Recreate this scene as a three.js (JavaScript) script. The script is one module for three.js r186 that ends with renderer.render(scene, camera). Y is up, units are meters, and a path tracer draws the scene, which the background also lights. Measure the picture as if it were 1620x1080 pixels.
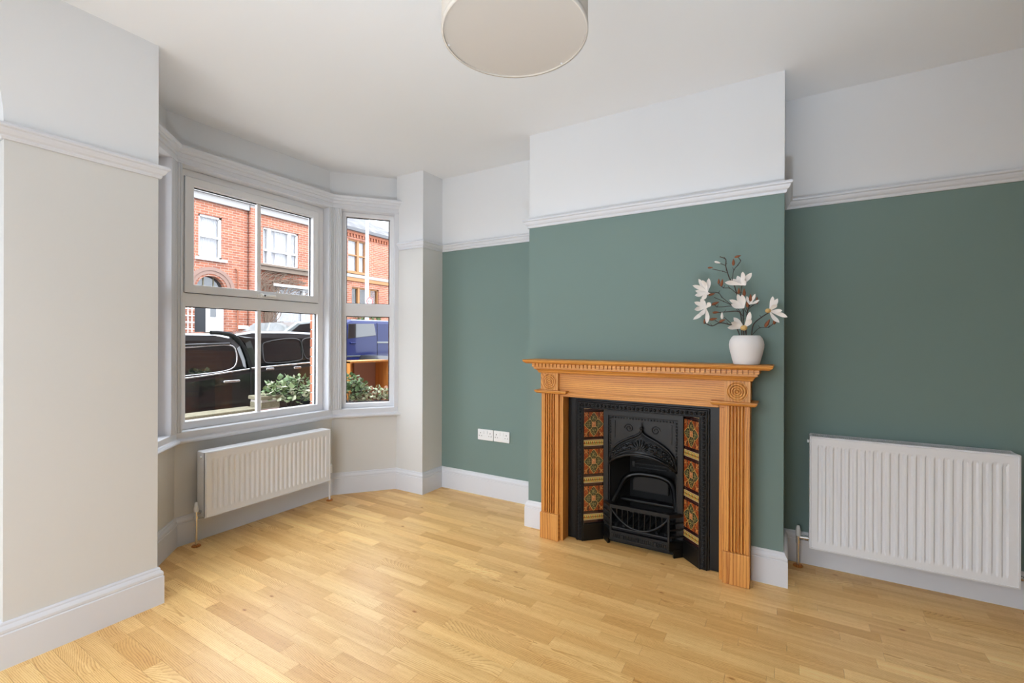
import * as THREE from 'three';
import { mergeGeometries, toCreasedNormals } from 'three/addons/utils/BufferGeometryUtils.js';
import { RoundedBoxGeometry } from 'three/addons/geometries/RoundedBoxGeometry.js';

// ------------------------------------------------------------------ camera, sky, exposure
const scene = new THREE.Scene();
const rad = THREE.MathUtils.degToRad;
const camera = new THREE.PerspectiveCamera(2 * Math.atan(540 / 730) * 180 / Math.PI, 1.5, 0.05, 200);
camera.position.set(0, 1.27, 0);
camera.rotation.order = 'YXZ';
camera.rotation.set(rad(-0.04), rad(-59.07), rad(0.186));
camera.updateMatrixWorld(true);
camera.updateProjectionMatrix();
scene.background = new THREE.Color(0.895, 0.97, 1.075);      // even, overcast sky
scene.backgroundIntensity = 4.2;
const renderer = new THREE.WebGLRenderer({ antialias: true });
renderer.toneMapping = THREE.LinearToneMapping;
renderer.toneMappingExposure = 1.36;
renderer.shadowMap.enabled = true;

// ------------------------------------------------------------------ helpers
let seed = 12345;
const rnd = () => { seed = (seed * 1664525 + 1013904223) >>> 0; return seed / 4294967296; };
const rr = (a, b) => a + (b - a) * rnd();
const hash = (x, y, s) => { let n = (x * 374761393 + y * 668265263 + s * 1442695041) | 0; n = Math.imul(n ^ (n >>> 13), 1274126177); n ^= n >>> 16; return (n >>> 0) / 4294967296; };
function noise(x, y, s = 0) {
  const xi = Math.floor(x), yi = Math.floor(y); let fx = x - xi, fy = y - yi;
  fx = fx * fx * (3 - 2 * fx); fy = fy * fy * (3 - 2 * fy);
  const a = hash(xi, yi, s), b = hash(xi + 1, yi, s), c = hash(xi, yi + 1, s), d = hash(xi + 1, yi + 1, s);
  return a + (b - a) * fx + (c - a) * fy + (a - b - c + d) * fx * fy;
}
const taken = new Map();
function numbered(n) { const k = taken.get(n) || 0; taken.set(n, k + 1); return k ? n + '_' + String(k).padStart(3, '0') : n; }
function tag(o, label, category, group) { o.userData.label = label; o.userData.category = category; if (group) o.userData.group = group; return o; }
function thing(name, label, category, group, p = [0, 0, 0], turn = 0) {
  const o = new THREE.Group(); o.name = numbered(name); o.position.set(...p); o.rotation.y = turn; scene.add(o);
  return tag(o, label, category, group);
}
function structG(name, label, category, p = [0, 0, 0], turn = 0) { const o = thing(name, label, category, null, p, turn); o.userData.kind = 'structure'; return o; }
function prep(g) {
  g = g.index ? g.toNonIndexed() : g.clone();
  for (const k of Object.keys(g.attributes)) if (!['position', 'normal', 'uv'].includes(k)) g.deleteAttribute(k);
  if (!g.attributes.normal) g.computeVertexNormals();
  if (!g.attributes.uv) g.setAttribute('uv', new THREE.BufferAttribute(new Float32Array(g.attributes.position.count * 2), 2));
  return g;
}
function merge(l) { l = (Array.isArray(l) ? l : [l]).map(prep); return l.length === 1 ? l[0] : mergeGeometries(l, false); }
// texture coordinates in metres, v along the grain
function uvm(g, grain = 1, off = [0, 0]) {
  g = prep(g); const p = g.attributes.position.array, uv = g.attributes.uv.array;
  for (let i = 0; i < p.length / 9; i++) {
    const o = i * 9, ux = p[o + 3] - p[o], uy = p[o + 4] - p[o + 1], uz = p[o + 5] - p[o + 2], vx = p[o + 6] - p[o], vy = p[o + 7] - p[o + 1], vz = p[o + 8] - p[o + 2];
    const n = [Math.abs(uy * vz - uz * vy), Math.abs(uz * vx - ux * vz), Math.abs(ux * vy - uy * vx)];
    const ax = n[0] >= n[1] && n[0] >= n[2] ? 0 : n[1] >= n[2] ? 1 : 2;
    let [a, b] = [0, 1, 2].filter((k) => k !== ax); if (a === grain) [a, b] = [b, a];
    for (let k = 0; k < 3; k++) { uv[i * 6 + k * 2] = p[o + k * 3 + a] + off[0]; uv[i * 6 + k * 2 + 1] = p[o + k * 3 + b] + off[1]; }
  }
  return g;
}
function mesh(name, geo, mat, parent, opt = {}) {
  let g = merge(geo); if (!opt.keepUV) g = uvm(g, opt.grain ?? 1, opt.off);
  const m = new THREE.Mesh(g, mat); m.name = parent ? name : numbered(name); m.castShadow = m.receiveShadow = true;
  (parent || scene).add(m); return m;
}
const box = (x0, x1, y0, y1, z0, z1) => new THREE.BoxGeometry(Math.abs(x1 - x0), Math.abs(y1 - y0), Math.abs(z1 - z0)).translate((x0 + x1) / 2, (y0 + y1) / 2, (z0 + z1) / 2);
const rbox = (x0, x1, y0, y1, z0, z1, r = 0.003, s = 2) => new RoundedBoxGeometry(Math.abs(x1 - x0), Math.abs(y1 - y0), Math.abs(z1 - z0), s, r).translate((x0 + x1) / 2, (y0 + y1) / 2, (z0 + z1) / 2);
function prism(poly, y0, y1) {           // poly in [x, z]
  const s = new THREE.Shape(poly.map(([x, z]) => new THREE.Vector2(x, -z)));
  return new THREE.ExtrudeGeometry(s, { depth: y1 - y0, bevelEnabled: false }).rotateX(-Math.PI / 2).translate(0, y0, 0);
}
function plate(pts, z0, z1, holes = [], bevel = 0) {   // outline in [x, y], pushed along z
  const s = new THREE.Shape(pts.map((p) => new THREE.Vector2(...p)));
  for (const h of holes) s.holes.push(new THREE.Path(h.map((p) => new THREE.Vector2(...p))));
  const d = z1 - z0 - 2 * bevel;
  return new THREE.ExtrudeGeometry(s, { depth: d, bevelEnabled: bevel > 0, bevelThickness: bevel, bevelSize: bevel, bevelOffset: -bevel, bevelSegments: 2, curveSegments: 8 }).translate(0, 0, z0 + bevel);
}
const rect = (x0, x1, y0, y1) => [[x0, y0], [x1, y0], [x1, y1], [x0, y1]];
// a moulding: closed profile of [distance into the room, height] run along a path of [x, z], mitred
function sweep(path, profile) {
  const n = path.length, seg = [], pos = [];
  for (let i = 0; i < n - 1; i++) { const dx = path[i + 1][0] - path[i][0], dz = path[i + 1][1] - path[i][1], l = Math.hypot(dx, dz); seg.push([-dz / l, dx / l]); }
  const at = (i, d, y) => {
    const a = seg[Math.max(0, i - 1)], b = seg[Math.min(n - 2, i)], k = 1 + a[0] * b[0] + a[1] * b[1];
    return [path[i][0] + d * (a[0] + b[0]) / k, y, path[i][1] + d * (a[1] + b[1]) / k];
  };
  for (let i = 0; i < n - 1; i++) for (let j = 0; j < profile.length; j++) {
    const p = profile[j], q = profile[(j + 1) % profile.length], A = at(i, ...p), B = at(i + 1, ...p), C = at(i + 1, ...q), D = at(i, ...q);
    pos.push(...A, ...B, ...C, ...A, ...C, ...D);
  }
  const tri = THREE.ShapeUtils.triangulateShape(profile.map((p) => new THREE.Vector2(...p)), []);
  for (const e of [0, n - 1]) for (const t of tri) for (const k of t) pos.push(...at(e, ...profile[k]));
  const g = new THREE.BufferGeometry(); g.setAttribute('position', new THREE.Float32BufferAttribute(pos, 3)); g.computeVertexNormals(); return g;
}
const archPts = (cx, cy, r, n = 14) => Array.from({ length: n + 1 }, (_, i) => { const a = Math.PI * i / n; return [cx + r * Math.cos(a), cy + r * Math.sin(a)]; });
const V = (x, y, z) => new THREE.Vector3(x, y, z);
const tube = (pts, r, seg = 12, rs = 7, closed = false) => new THREE.TubeGeometry(new THREE.CatmullRomCurve3(pts.map((p) => V(...p)), closed, 'centripetal'), seg, r, rs, closed);
const bar = (a, b, r, rs = 8) => { const A = V(...a), B = V(...b), d = B.clone().sub(A), g = new THREE.CylinderGeometry(r, r, d.length(), rs); g.applyQuaternion(new THREE.Quaternion().setFromUnitVectors(V(0, 1, 0), d.normalize())); const c = A.add(B).multiplyScalar(0.5); return g.translate(c.x, c.y, c.z); };
const lathe = (pts, s = 32) => new THREE.LatheGeometry(pts.map((p) => new THREE.Vector2(...p)), s);
const ball = (x, y, z, r, w = 8, h = 6) => new THREE.SphereGeometry(r, w, h).translate(x, y, z);

// ------------------------------------------------------------------ textures
function dataTex(w, h, fn, srgb = true, rep = [1, 1]) {
  const d = new Uint8Array(w * h * 4);
  for (let y = 0; y < h; y++) for (let x = 0; x < w; x++) { const c = fn(x, y), o = (y * w + x) * 4; d[o] = Math.max(0, Math.min(255, c[0])); d[o + 1] = Math.max(0, Math.min(255, c[1])); d[o + 2] = Math.max(0, Math.min(255, c[2])); d[o + 3] = 255; }
  const t = new THREE.DataTexture(d, w, h); t.wrapS = t.wrapT = THREE.RepeatWrapping; t.magFilter = THREE.LinearFilter; t.minFilter = THREE.LinearMipmapLinearFilter; t.generateMipmaps = true;
  if (srgb) t.colorSpace = THREE.SRGBColorSpace; t.repeat.set(...rep); t.needsUpdate = true; return t;
}
const mix = (a, b, t) => [a[0] + (b[0] - a[0]) * t, a[1] + (b[1] - a[1]) * t, a[2] + (b[2] - a[2]) * t];
// sawn boards side by side in one sheet: lanes of width lw metres, length L metres
function woodTex({ lanes, lw, L, pw, ph, light, dark, ring, knots, pore, sd, flat, con = 1, straight }) {
  const P = []; for (let i = 0; i < lanes; i++) P.push({ cx: (hash(i, 1, sd) - 0.5) * lw * (flat ? 1.2 : 5) + (straight ? lw * 9 : 0), d0: lw * (0.15 + 1.4 * hash(i, 2, sd)), tone: hash(i, 3, sd) });
  return dataTex(pw, ph, (px, py) => {
    const X = px / pw * lanes * lw, i = Math.min(lanes - 1, Math.floor(X / lw)), x = X - (i + 0.5) * lw, y = py / ph * L, p = P[i], s = sd + i * 17;
    const yy = y + 0.02 * noise(x * 40, y * 6, s + 5);
    const d = p.d0 * (noise(3.1, yy * 2.2, s) * 1.8 - 0.35) + 0.012 * noise(x * 18, yy * 3, s + 1);
    const r = Math.hypot(x - p.cx + 0.006 * (noise(x * 30, y * 7, s + 2) - 0.5), d) + 0.0016 * noise(x * 260, y * 30, s + 3);
    const f = r / ring - Math.floor(r / ring), line = Math.pow(f, 3) * (0.55 + 0.45 * noise(x * 50, y * 5, s + 9));
    const po = noise(x * 1500, y * 34, s + 4) > 0.74 ? pore : 0;
    const low = noise(x * 22, y * 1.6, s + 6) - 0.5, mid = noise(x * 90, y * 4, s + 8) - 0.5;
    let k = con * 0.78 * line + po * (0.35 + 0.65 * line) + 0.28 * low + 0.2 * mid + 0.12 * (p.tone - 0.5) + 0.1;
    if (knots && i % 4 === 1) { const kx = (hash(i, 7, sd) - 0.5) * lw * 0.6, ky = hash(i, 8, sd) * L, q = Math.hypot((x - kx) * 1.6, (y - ky) * 0.7); if (q < 0.012) k += (1 - q / 0.012) * 1.2; }
    return mix(light, dark, Math.max(-0.25, Math.min(1.3, k)));
  }, true, [1 / (lanes * lw), 1 / L]);
}
const oakTex = woodTex({ lanes: 8, lw: 0.0675, L: 1.6, pw: 1024, ph: 1600, light: [252, 213, 144], dark: [196, 134, 66], ring: 0.0052, pore: 0.35, sd: 11, knots: true });
oakTex.repeat.set(1, 1);
const pineTex = woodTex({ lanes: 4, lw: 0.16, L: 1.5, pw: 768, ph: 1024, light: [222, 157, 76], dark: [146, 78, 24], ring: 0.012, con: 1.2, straight: true, pore: 0.0, sd: 31 });
const pineFlatTex = woodTex({ lanes: 4, lw: 0.13, L: 0.6, pw: 768, ph: 768, light: [222, 160, 84], dark: [150, 82, 28], ring: 0.015, con: 1.15, pore: 0, sd: 47, flat: true });
const stipple = dataTex(256, 256, (x, y) => { const v = 110 + 90 * noise(x / 3.2, y / 3.2, 3) + 40 * noise(x / 11, y / 11, 4); return [v, v, v]; }, false, [4, 4]);
const castTex = dataTex(256, 256, (x, y) => { const v = 90 + 90 * noise(x / 2, y / 2, 13) + 60 * noise(x / 7, y / 7, 14); return [v, v, v]; }, false, [8, 8]);
const brickTex = (() => {                    // far brickwork: 4 x 8 courses in 0.9 x 0.6 m
  const W = 720, H = 480, bh = H / 8, bw = W / 4;
  return dataTex(W, H, (x, y) => {
    const row = Math.floor(y / bh), xo = x + (row % 2) * bw / 2, col = Math.floor(xo / bw) % 4, fx = xo % bw, fy = y % bh;
    const n = noise(x / 5, y / 5, 61), big = noise(x / 40, y / 40, 62);
    if (fx < 9 || fy < 9) return mix([196, 180, 166], [166, 150, 136], n);
    const t = hash(col, row, 63); return mix(mix([178, 106, 78], [138, 76, 56], t), [190, 136, 110], 0.25 * n + 0.2 * big);
  }, true, [1 / 0.9, 1 / 0.6]);
})();
const slateTex = dataTex(256, 256, (x, y) => { const row = Math.floor(y / 32), t = hash(Math.floor((x + (row % 2) * 16) / 32), row, 71); const e = y % 32 < 3 ? -34 : 0; const v = 84 + 30 * t + e; return [v, v * 0.99, v * 1.0]; }, true, [0.5, 0.5]);
const stoneTex = dataTex(256, 256, (x, y) => { const v = noise(x / 4, y / 4, 81) * 0.5 + noise(x / 30, y / 30, 82) * 0.5; return mix([150, 142, 118], [108, 102, 80], v); }, true, [2, 2]);
const paveTex = dataTex(256, 256, (x, y) => { const v = noise(x / 3, y / 3, 85) * 0.5 + noise(x / 34, y / 34, 86) * 0.5, j = x % 128 < 2 || y % 128 < 2 ? -30 : 0; const c = mix([206, 202, 194], [182, 177, 168], v); return [c[0] + j, c[1] + j, c[2] + j]; }, true, [0.8, 0.8]);
const roadTex = dataTex(256, 256, (x, y) => { const v = 92 + 40 * noise(x / 1.6, y / 1.6, 91) + 14 * noise(x / 40, y / 40, 92); return [v, v, v * 1.01]; }, true, [0.6, 0.6]);
function canvasTex(w, h, draw) { const c = document.createElement('canvas'); c.width = w; c.height = h; draw(c.getContext('2d'), w, h); const t = new THREE.CanvasTexture(c); t.colorSpace = THREE.SRGBColorSpace; t.magFilter = THREE.LinearFilter; return t; }
const tileTex = canvasTex(320, 320, (g, w, h) => {
  const c = w / 2, gold = '#c4a058', fleck = (cols, n, sd, x0, y0, x1, y1) => { for (let k = 0; k < n; k++) { g.fillStyle = cols[Math.floor(hash(k, 1, sd) * cols.length)]; g.beginPath(); g.ellipse(x0 + (x1 - x0) * hash(k, 2, sd), y0 + (y1 - y0) * hash(k, 3, sd), 3 + 7 * hash(k, 4, sd), 2 + 3 * hash(k, 5, sd), 6 * hash(k, 6, sd), 0, 7); g.fill(); } };
  g.fillStyle = '#8e3f1a'; g.fillRect(0, 0, w, h);
  fleck(['#b8622a', '#6e2a12', '#c87a3c', '#5a2414', '#a04a1e'], 260, 3, 0, 0, w, h);
  g.fillStyle = '#4a2a18'; g.fillRect(70, 0, 16, h); g.fillRect(w - 86, 0, 16, h);
  for (let k = 0; k < 4; k++) {
    g.save(); g.translate(c, c); g.rotate(k * Math.PI / 2);
    g.fillStyle = '#463c24'; g.strokeStyle = gold; g.lineWidth = 6;
    g.beginPath(); g.moveTo(-30, -24); g.bezierCurveTo(-96, -62, -44, -108, 0, -152); g.bezierCurveTo(44, -108, 96, -62, 30, -24); g.closePath(); g.fill(); g.stroke();
    g.strokeStyle = '#85804e'; g.lineWidth = 5; g.beginPath(); g.moveTo(0, -132); g.lineTo(0, -40); g.moveTo(-38, -82); g.quadraticCurveTo(0, -58, 38, -82); g.moveTo(-26, -104); g.quadraticCurveTo(0, -86, 26, -104); g.stroke();
    g.fillStyle = '#6c6a3e'; g.beginPath(); g.ellipse(-24, -68, 9, 16, 0.5, 0, 7); g.ellipse(24, -68, 9, 16, -0.5, 0, 7); g.fill();
    g.strokeStyle = gold; g.lineWidth = 4; g.beginPath(); g.moveTo(-154, -154); g.lineTo(-66, -66); g.moveTo(-154, -110); g.quadraticCurveTo(-104, -104, -110, -154); g.stroke();
    g.restore();
  }
  fleck(['#2e2416', '#a08c4c', '#5c5230'], 120, 9, 60, 20, w - 60, h - 20);
  g.fillStyle = '#b87848'; g.fillRect(c - 30, c - 30, 60, 60); g.strokeStyle = '#d8a468'; g.lineWidth = 4; g.strokeRect(c - 30, c - 30, 60, 60);
  fleck(['#a05c34', '#cc9060'], 30, 12, c - 24, c - 24, c + 24, c + 24);
  g.strokeStyle = '#24100c'; g.lineWidth = 9; g.strokeRect(2, 2, w - 4, h - 4);
});
const borderTex = canvasTex(320, 144, (g, w, h) => {
  g.fillStyle = '#321212'; g.fillRect(0, 0, w, h);
  g.fillStyle = '#b89a4c'; g.fillRect(0, 44, w, 56);
  for (let k = 0; k < 11; k++) { g.fillStyle = k % 2 ? '#6e6a34' : '#8c4a1e'; g.beginPath(); g.ellipse(16 + k * 30, 72, 12, 18, 0.7, 0, 7); g.fill(); g.fillStyle = '#dcc884'; g.beginPath(); g.ellipse(30 + k * 30, 62, 5, 7, 0, 0, 7); g.fill(); }
  g.fillStyle = '#e2c894'; g.fillRect(0, 36, w, 5); g.fillRect(0, 104, w, 5);
});
const signTex = canvasTex(128, 128, (g) => { g.fillStyle = '#fff'; g.fillRect(0, 0, 128, 128); g.strokeStyle = '#c22'; g.lineWidth = 16; g.beginPath(); g.arc(64, 64, 54, 0, 7); g.stroke(); g.fillStyle = '#222'; g.fillRect(40, 50, 18, 28); g.fillRect(68, 50, 18, 28); });

// ------------------------------------------------------------------ materials
const S = (o) => new THREE.MeshStandardMaterial(o), lin = (r, g, b) => new THREE.Color().setRGB(r, g, b);
const M = {
  white: S({ color: lin(0.75, 0.75, 0.75), roughness: 0.9, bumpMap: stipple, bumpScale: 0.0002 }),
  ceiling: S({ color: lin(0.85, 0.855, 0.86), roughness: 0.95 }),
  cream: S({ color: lin(0.655, 0.643, 0.613), roughness: 0.9, bumpMap: stipple, bumpScale: 0.0002 }),
  green: S({ color: lin(0.172, 0.242, 0.219), roughness: 0.85, bumpMap: stipple, bumpScale: 0.0002 }),
  gloss: S({ color: lin(0.69, 0.70, 0.73), roughness: 0.35 }),
  upvc: S({ color: lin(0.80, 0.80, 0.81), roughness: 0.3 }),
  gasket: S({ color: lin(0.012, 0.012, 0.012), roughness: 0.6 }),
  glass: new THREE.MeshPhysicalMaterial({ color: 0xffffff, roughness: 0, transmission: 1, thickness: 0, ior: 1.45 }),
  enamel: S({ color: lin(0.80, 0.80, 0.81), roughness: 0.28 }),
  grille: S({ color: lin(0.68, 0.68, 0.69), roughness: 0.4 }),
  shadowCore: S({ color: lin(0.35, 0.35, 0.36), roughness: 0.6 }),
  chrome: S({ color: lin(0.7, 0.7, 0.71), roughness: 0.18, metalness: 1 }),
  plastic: S({ color: lin(0.82, 0.82, 0.81), roughness: 0.35 }),
  hole: S({ color: lin(0.03, 0.03, 0.03), roughness: 0.8 }),
  iron: new THREE.MeshPhysicalMaterial({ specularIntensity: 0.7, color: lin(0.004, 0.004, 0.0042), roughness: 0.3, bumpMap: castTex, bumpScale: 0.0004 }),
  soot: S({ color: lin(0.004, 0.004, 0.004), roughness: 0.85, bumpMap: castTex, bumpScale: 0.0006 }),
  firebrick: S({ color: lin(0.03, 0.027, 0.024), roughness: 0.9, bumpMap: castTex, bumpScale: 0.001 }),
  tile: new THREE.MeshPhysicalMaterial({ map: tileTex, roughness: 0.25, clearcoat: 1, clearcoatRoughness: 0.06 }),
  border: new THREE.MeshPhysicalMaterial({ map: borderTex, roughness: 0.25, clearcoat: 1, clearcoatRoughness: 0.06 }),
  pine: S({ map: pineTex, roughness: 0.42 }),
  pineFlat: S({ map: pineFlatTex, roughness: 0.42 }),
  collar: S({ map: pineTex, color: lin(0.9, 0.7, 0.5), roughness: 0.5 }),
  vase: S({ color: lin(0.74, 0.71, 0.69), roughness: 0.8, bumpMap: stipple, bumpScale: 0.0005 }),
  twig: S({ color: lin(0.05, 0.03, 0.022), roughness: 0.8 }),
  petal: new THREE.MeshPhysicalMaterial({ color: lin(0.86, 0.80, 0.74), roughness: 0.7, transmission: 0.15, thickness: 0 }),
  calyx: S({ color: lin(0.62, 0.40, 0.15), roughness: 0.8 }),
  bud: S({ color: lin(0.22, 0.075, 0.03), roughness: 0.85 }),
  shade: S({ color: lin(0.66, 0.60, 0.52), roughness: 0.95, bumpMap: stipple, bumpScale: 0.0002 }),
  diffuser: S({ color: lin(0.52, 0.475, 0.42), roughness: 0.9 }),
  cord: S({ color: lin(0.75, 0.75, 0.74), roughness: 0.5 }),
  brick: S({ map: brickTex, roughness: 0.95 }),
  brickA: S({ color: lin(0.44, 0.16, 0.085), roughness: 0.95 }), brickB: S({ color: lin(0.37, 0.135, 0.075), roughness: 0.95 }), brickC: S({ color: lin(0.50, 0.21, 0.12), roughness: 0.95 }),
  mortar: S({ color: lin(0.50, 0.45, 0.40), roughness: 1 }),
  stone: S({ map: stoneTex, roughness: 0.95 }),
  render: S({ color: lin(0.34, 0.33, 0.32), roughness: 0.95 }),
  slate: S({ map: slateTex, roughness: 0.8 }),
  road: S({ map: roadTex, roughness: 0.95 }),
  paving: S({ map: paveTex, roughness: 0.95 }),
  archBrick: S({ color: lin(0.30, 0.19, 0.15), roughness: 0.95 }), vine: S({ color: lin(0.20, 0.14, 0.10), roughness: 0.95 }), ledge: S({ color: lin(0.22, 0.17, 0.13), roughness: 0.95 }),
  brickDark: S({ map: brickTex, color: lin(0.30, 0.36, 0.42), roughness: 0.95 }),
  terrace: S({ color: lin(0.62, 0.61, 0.59), roughness: 0.9 }),
  extWhite: S({ color: lin(0.78, 0.78, 0.77), roughness: 0.6 }),
  curtain: S({ color: lin(0.42, 0.42, 0.44), roughness: 0.9 }),
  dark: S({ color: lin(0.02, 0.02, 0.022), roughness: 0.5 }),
  doorDark: S({ color: lin(0.02, 0.022, 0.026), roughness: 0.4 }),
  oakFrame: S({ color: lin(0.36, 0.17, 0.06), roughness: 0.6 }),
  pane: new THREE.MeshPhysicalMaterial({ color: lin(0.05, 0.055, 0.06), roughness: 0.05, clearcoat: 1 }),
  lead: S({ color: lin(0.12, 0.12, 0.125), roughness: 0.7 }),
  carBlack: new THREE.MeshPhysicalMaterial({ color: lin(0.006, 0.007, 0.009), roughness: 0.3, clearcoat: 1, clearcoatRoughness: 0.04 }),
  carGlass: new THREE.MeshPhysicalMaterial({ color: lin(0.012, 0.013, 0.015), roughness: 0.05, clearcoat: 1, clearcoatRoughness: 0.02 }),
  carBlue: new THREE.MeshPhysicalMaterial({ color: lin(0.008, 0.018, 0.12), roughness: 0.4, specularIntensity: 0.4, clearcoat: 0.4, clearcoatRoughness: 0.05 }),
  carSilver: new THREE.MeshPhysicalMaterial({ color: lin(0.13, 0.15, 0.145), roughness: 0.35, clearcoat: 1 }),
  rubber: S({ color: lin(0.015, 0.015, 0.015), roughness: 0.9 }),
  tailRed: S({ color: lin(0.45, 0.01, 0.01), roughness: 0.3 }),
  ply: S({ map: pineTex, color: lin(1, 0.9, 0.75), roughness: 0.7 }),
  plyPink: S({ color: lin(0.42, 0.24, 0.18), roughness: 0.8 }),
  leafA: S({ color: lin(0.10, 0.17, 0.06), roughness: 0.6 }), leafB: S({ color: lin(0.26, 0.34, 0.16), roughness: 0.6 }), leafC: S({ color: lin(0.55, 0.56, 0.38), roughness: 0.6 }), leafD: S({ color: lin(0.30, 0.15, 0.09), roughness: 0.8 }),
  soil: S({ color: lin(0.10, 0.075, 0.05), roughness: 1 }),
  postGrey: S({ color: lin(0.62, 0.63, 0.64), roughness: 0.5 }),
  sign: S({ map: signTex, roughness: 0.5 }),
};
const oakTints = [[1.0, 0.99, 0.97], [0.93, 0.87, 0.79], [1.05, 1.05, 1.04], [0.86, 0.76, 0.63], [0.98, 0.94, 0.89], [1.1, 1.11, 1.1]].map((c) => S({ map: oakTex, color: lin(...c), roughness: 0.36 }));

// ------------------------------------------------------------------ the room
const CEIL = 2.685, RAIL = 2.08, XW = 3.155, XB = 2.79, ZF = -2.605, XL = -0.9, ZR = 3.2;
const BAY = [[1.03, ZF], [1.03, -2.88], [1.365, -3.232], [2.505, -3.232], [2.905, -2.9], [2.905, ZF]];
const BAYW = BAY.slice(1, 5), BAYX = [[0.961, -2.8076], BAY[2], BAY[3], [2.982, -2.8361]];   // BAYX runs on into the piers

// floor: oak strips, each its own piece
{
  const fl = structG('floor', 'oak strip floor running from the bay towards the fireplace wall', 'floor');
  mesh('subfloor', [box(XL - 0.2, XW + 0.2, -0.25, -0.016, ZF, ZR + 0.2), box(-0.34, 0.54, -0.25, -0.016, -2.95, ZF), prism([[1.03, ZF], [2.905, ZF], [2.905, -2.9], [2.55, -3.42], [1.33, -3.42], [1.03, -2.9]], -0.25, -0.016)], M.soil, fl);
  const w = 0.0675, pieces = [], front = (x) => {
    if (x > -0.32 && x < 0.52) return -2.9;
    if (x < 1.03 || x > 2.905) return ZF;
    if (x < 1.365) return -2.88 - (x - 1.03) / 0.335 * 0.352;
    return x > 2.505 ? -3.232 + (x - 2.505) / 0.4 * 0.332 : -3.232;
  };
  const rows = Math.round((XW - XL) / w);
  for (let r = 0; r < rows; r++) {
    const x0 = XL + (XW - XL) * r / rows, x1 = XL + (XW - XL) * (r + 1) / rows;
    let z = front((x0 + x1) / 2) - 0.01, first = true;
    while (z < ZR - 0.01) {
      let l = first ? rr(0.1, 0.4) : rr(0.24, 0.52); first = false;
      if (ZR - z - l < 0.12) l = ZR - z;
      pieces.push([x0, x1, z, z + l]); z += l;
    }
  }
  const v = V(0, 0, 0), look = camera.matrixWorldInverse;
  const items = pieces.map(([x0, x1, z0, z1], i) => {
    const lane = Math.floor(hash(i, 5, 9) * 8), vo = hash(i, 6, 9), flip = hash(i, 7, 9) > 0.5 ? -1 : 1;
    const g = box(x0 + 0.0004, x1 - 0.0004, -0.015, 0, z0 + 0.0004, z1 - 0.0004).toNonIndexed(), p = g.attributes.position.array, uv = g.attributes.uv.array;
    for (let k = 0; k < p.length / 3; k++) { uv[k * 2] = (lane + 0.03 + 0.94 * (p[k * 3] - x0) / (x1 - x0)) / 8; uv[k * 2 + 1] = vo + flip * (p[k * 3 + 2] - z0) / 1.6; }
    const hx = hash(i, 8, 9), tone = hx < 0.34 ? 0 : hx < 0.5 ? 1 : hx < 0.68 ? 2 : hx < 0.78 ? 3 : hx < 0.93 ? 4 : 5;
    v.set((x0 + x1) / 2, 0, (z0 + z1) / 2).applyMatrix4(look); const d = -v.z; v.applyMatrix4(camera.projectionMatrix);
    const hidden = x0 > 2.7 && z0 > -1.5 && z1 < -0.1 || x1 < 0.35 && z1 < -1.6;
    const seen = d > 0.3 && Math.abs(v.x) < 1.02 && v.y > -1.1 && !hidden ? (z1 - z0) / (d * d * d) : 0;
    return { g, tone, seen };
  });
  items.sort((a, b) => b.seen - a.seen);
  items.forEach((it, i) => { if (i < 300 && it.seen > 0) mesh('oak_strip', it.g, oakTints[it.tone], fl, { keepUV: true }); });
  const rest = items.filter((it, i) => !(i < 300 && it.seen > 0));
  oakTints.forEach((m, t) => { const l = rest.filter((it) => it.tone === t).map((it) => it.g); if (l.length) mesh('oak_strips', l, m, fl, { keepUV: true }).userData.kind = 'stuff'; });
}
// ceiling
{
  const c = mesh('ceiling', prism([[XL - 0.2, ZR + 0.2], [XW + 0.25, ZR + 0.2], [XW + 0.25, -2.9], [2.95, -2.95], [2.7, -3.52], [1.2, -3.52], [1.0, -2.95], [XL - 0.2, -2.9]].reverse(), CEIL, CEIL + 0.2), M.ceiling);
  c.userData.kind = 'structure'; tag(c, 'smooth white painted ceiling', 'ceiling');
}
// front wall with arched opening to the hall on its left
const archCurve = (() => { const a = 0.42, b = 0.55, p = 2.6, c = [0.1, 2.05], o = []; for (let i = 0; i <= 24; i++) { const t = Math.PI * i / 24, C = Math.cos(t), s = Math.sin(t); o.push([c[0] + a * Math.sign(C) * Math.pow(Math.abs(C), 2 / p), c[1] + b * Math.pow(s, 2 / p)]); } return o; })();
{
  const w = structG('wall_front', 'front wall pier between the arch and the bay, cream below the picture rail', 'wall');
  mesh('lower_wall', [box(0.52, 1.03, 0, RAIL, -2.905, ZF), box(2.905, XW, 0, RAIL, -2.905, ZF), box(XL, -0.32, 0, RAIL, -2.905, ZF)], M.cream, w);
  const cut = archCurve.filter((p) => p[1] > RAIL);
  mesh('upper_wall', [plate([[XL, RAIL], [-0.32, RAIL], ...cut.slice().reverse(), [0.52, RAIL], [1.03, RAIL], [1.03, CEIL], [XL, CEIL]], -2.905, ZF), box(2.905, XW, RAIL, CEIL, -2.905, ZF)], M.white, w);
  const d = structG('door_1', 'white panelled hall door closing the arch', 'door');
  mesh('leaf', [box(-0.34, 0.54, 0.005, 2.68, -2.95, -2.907), ...[[-0.25, 0.06], [0.14, 0.45]].flatMap(([a, b]) => [rbox(a, b, 0.2, 0.9, -2.91, -2.9, 0.004), rbox(a, b, 1.05, 1.95, -2.91, -2.9, 0.004)])], M.gloss, d);
  mesh('handle', [bar([0.48, 1.0, -2.906], [0.48, 1.0, -2.87], 0.01), bar([0.48, 1.0, -2.87], [0.38, 1.0, -2.87], 0.008)], M.chrome, d);
}
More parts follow.
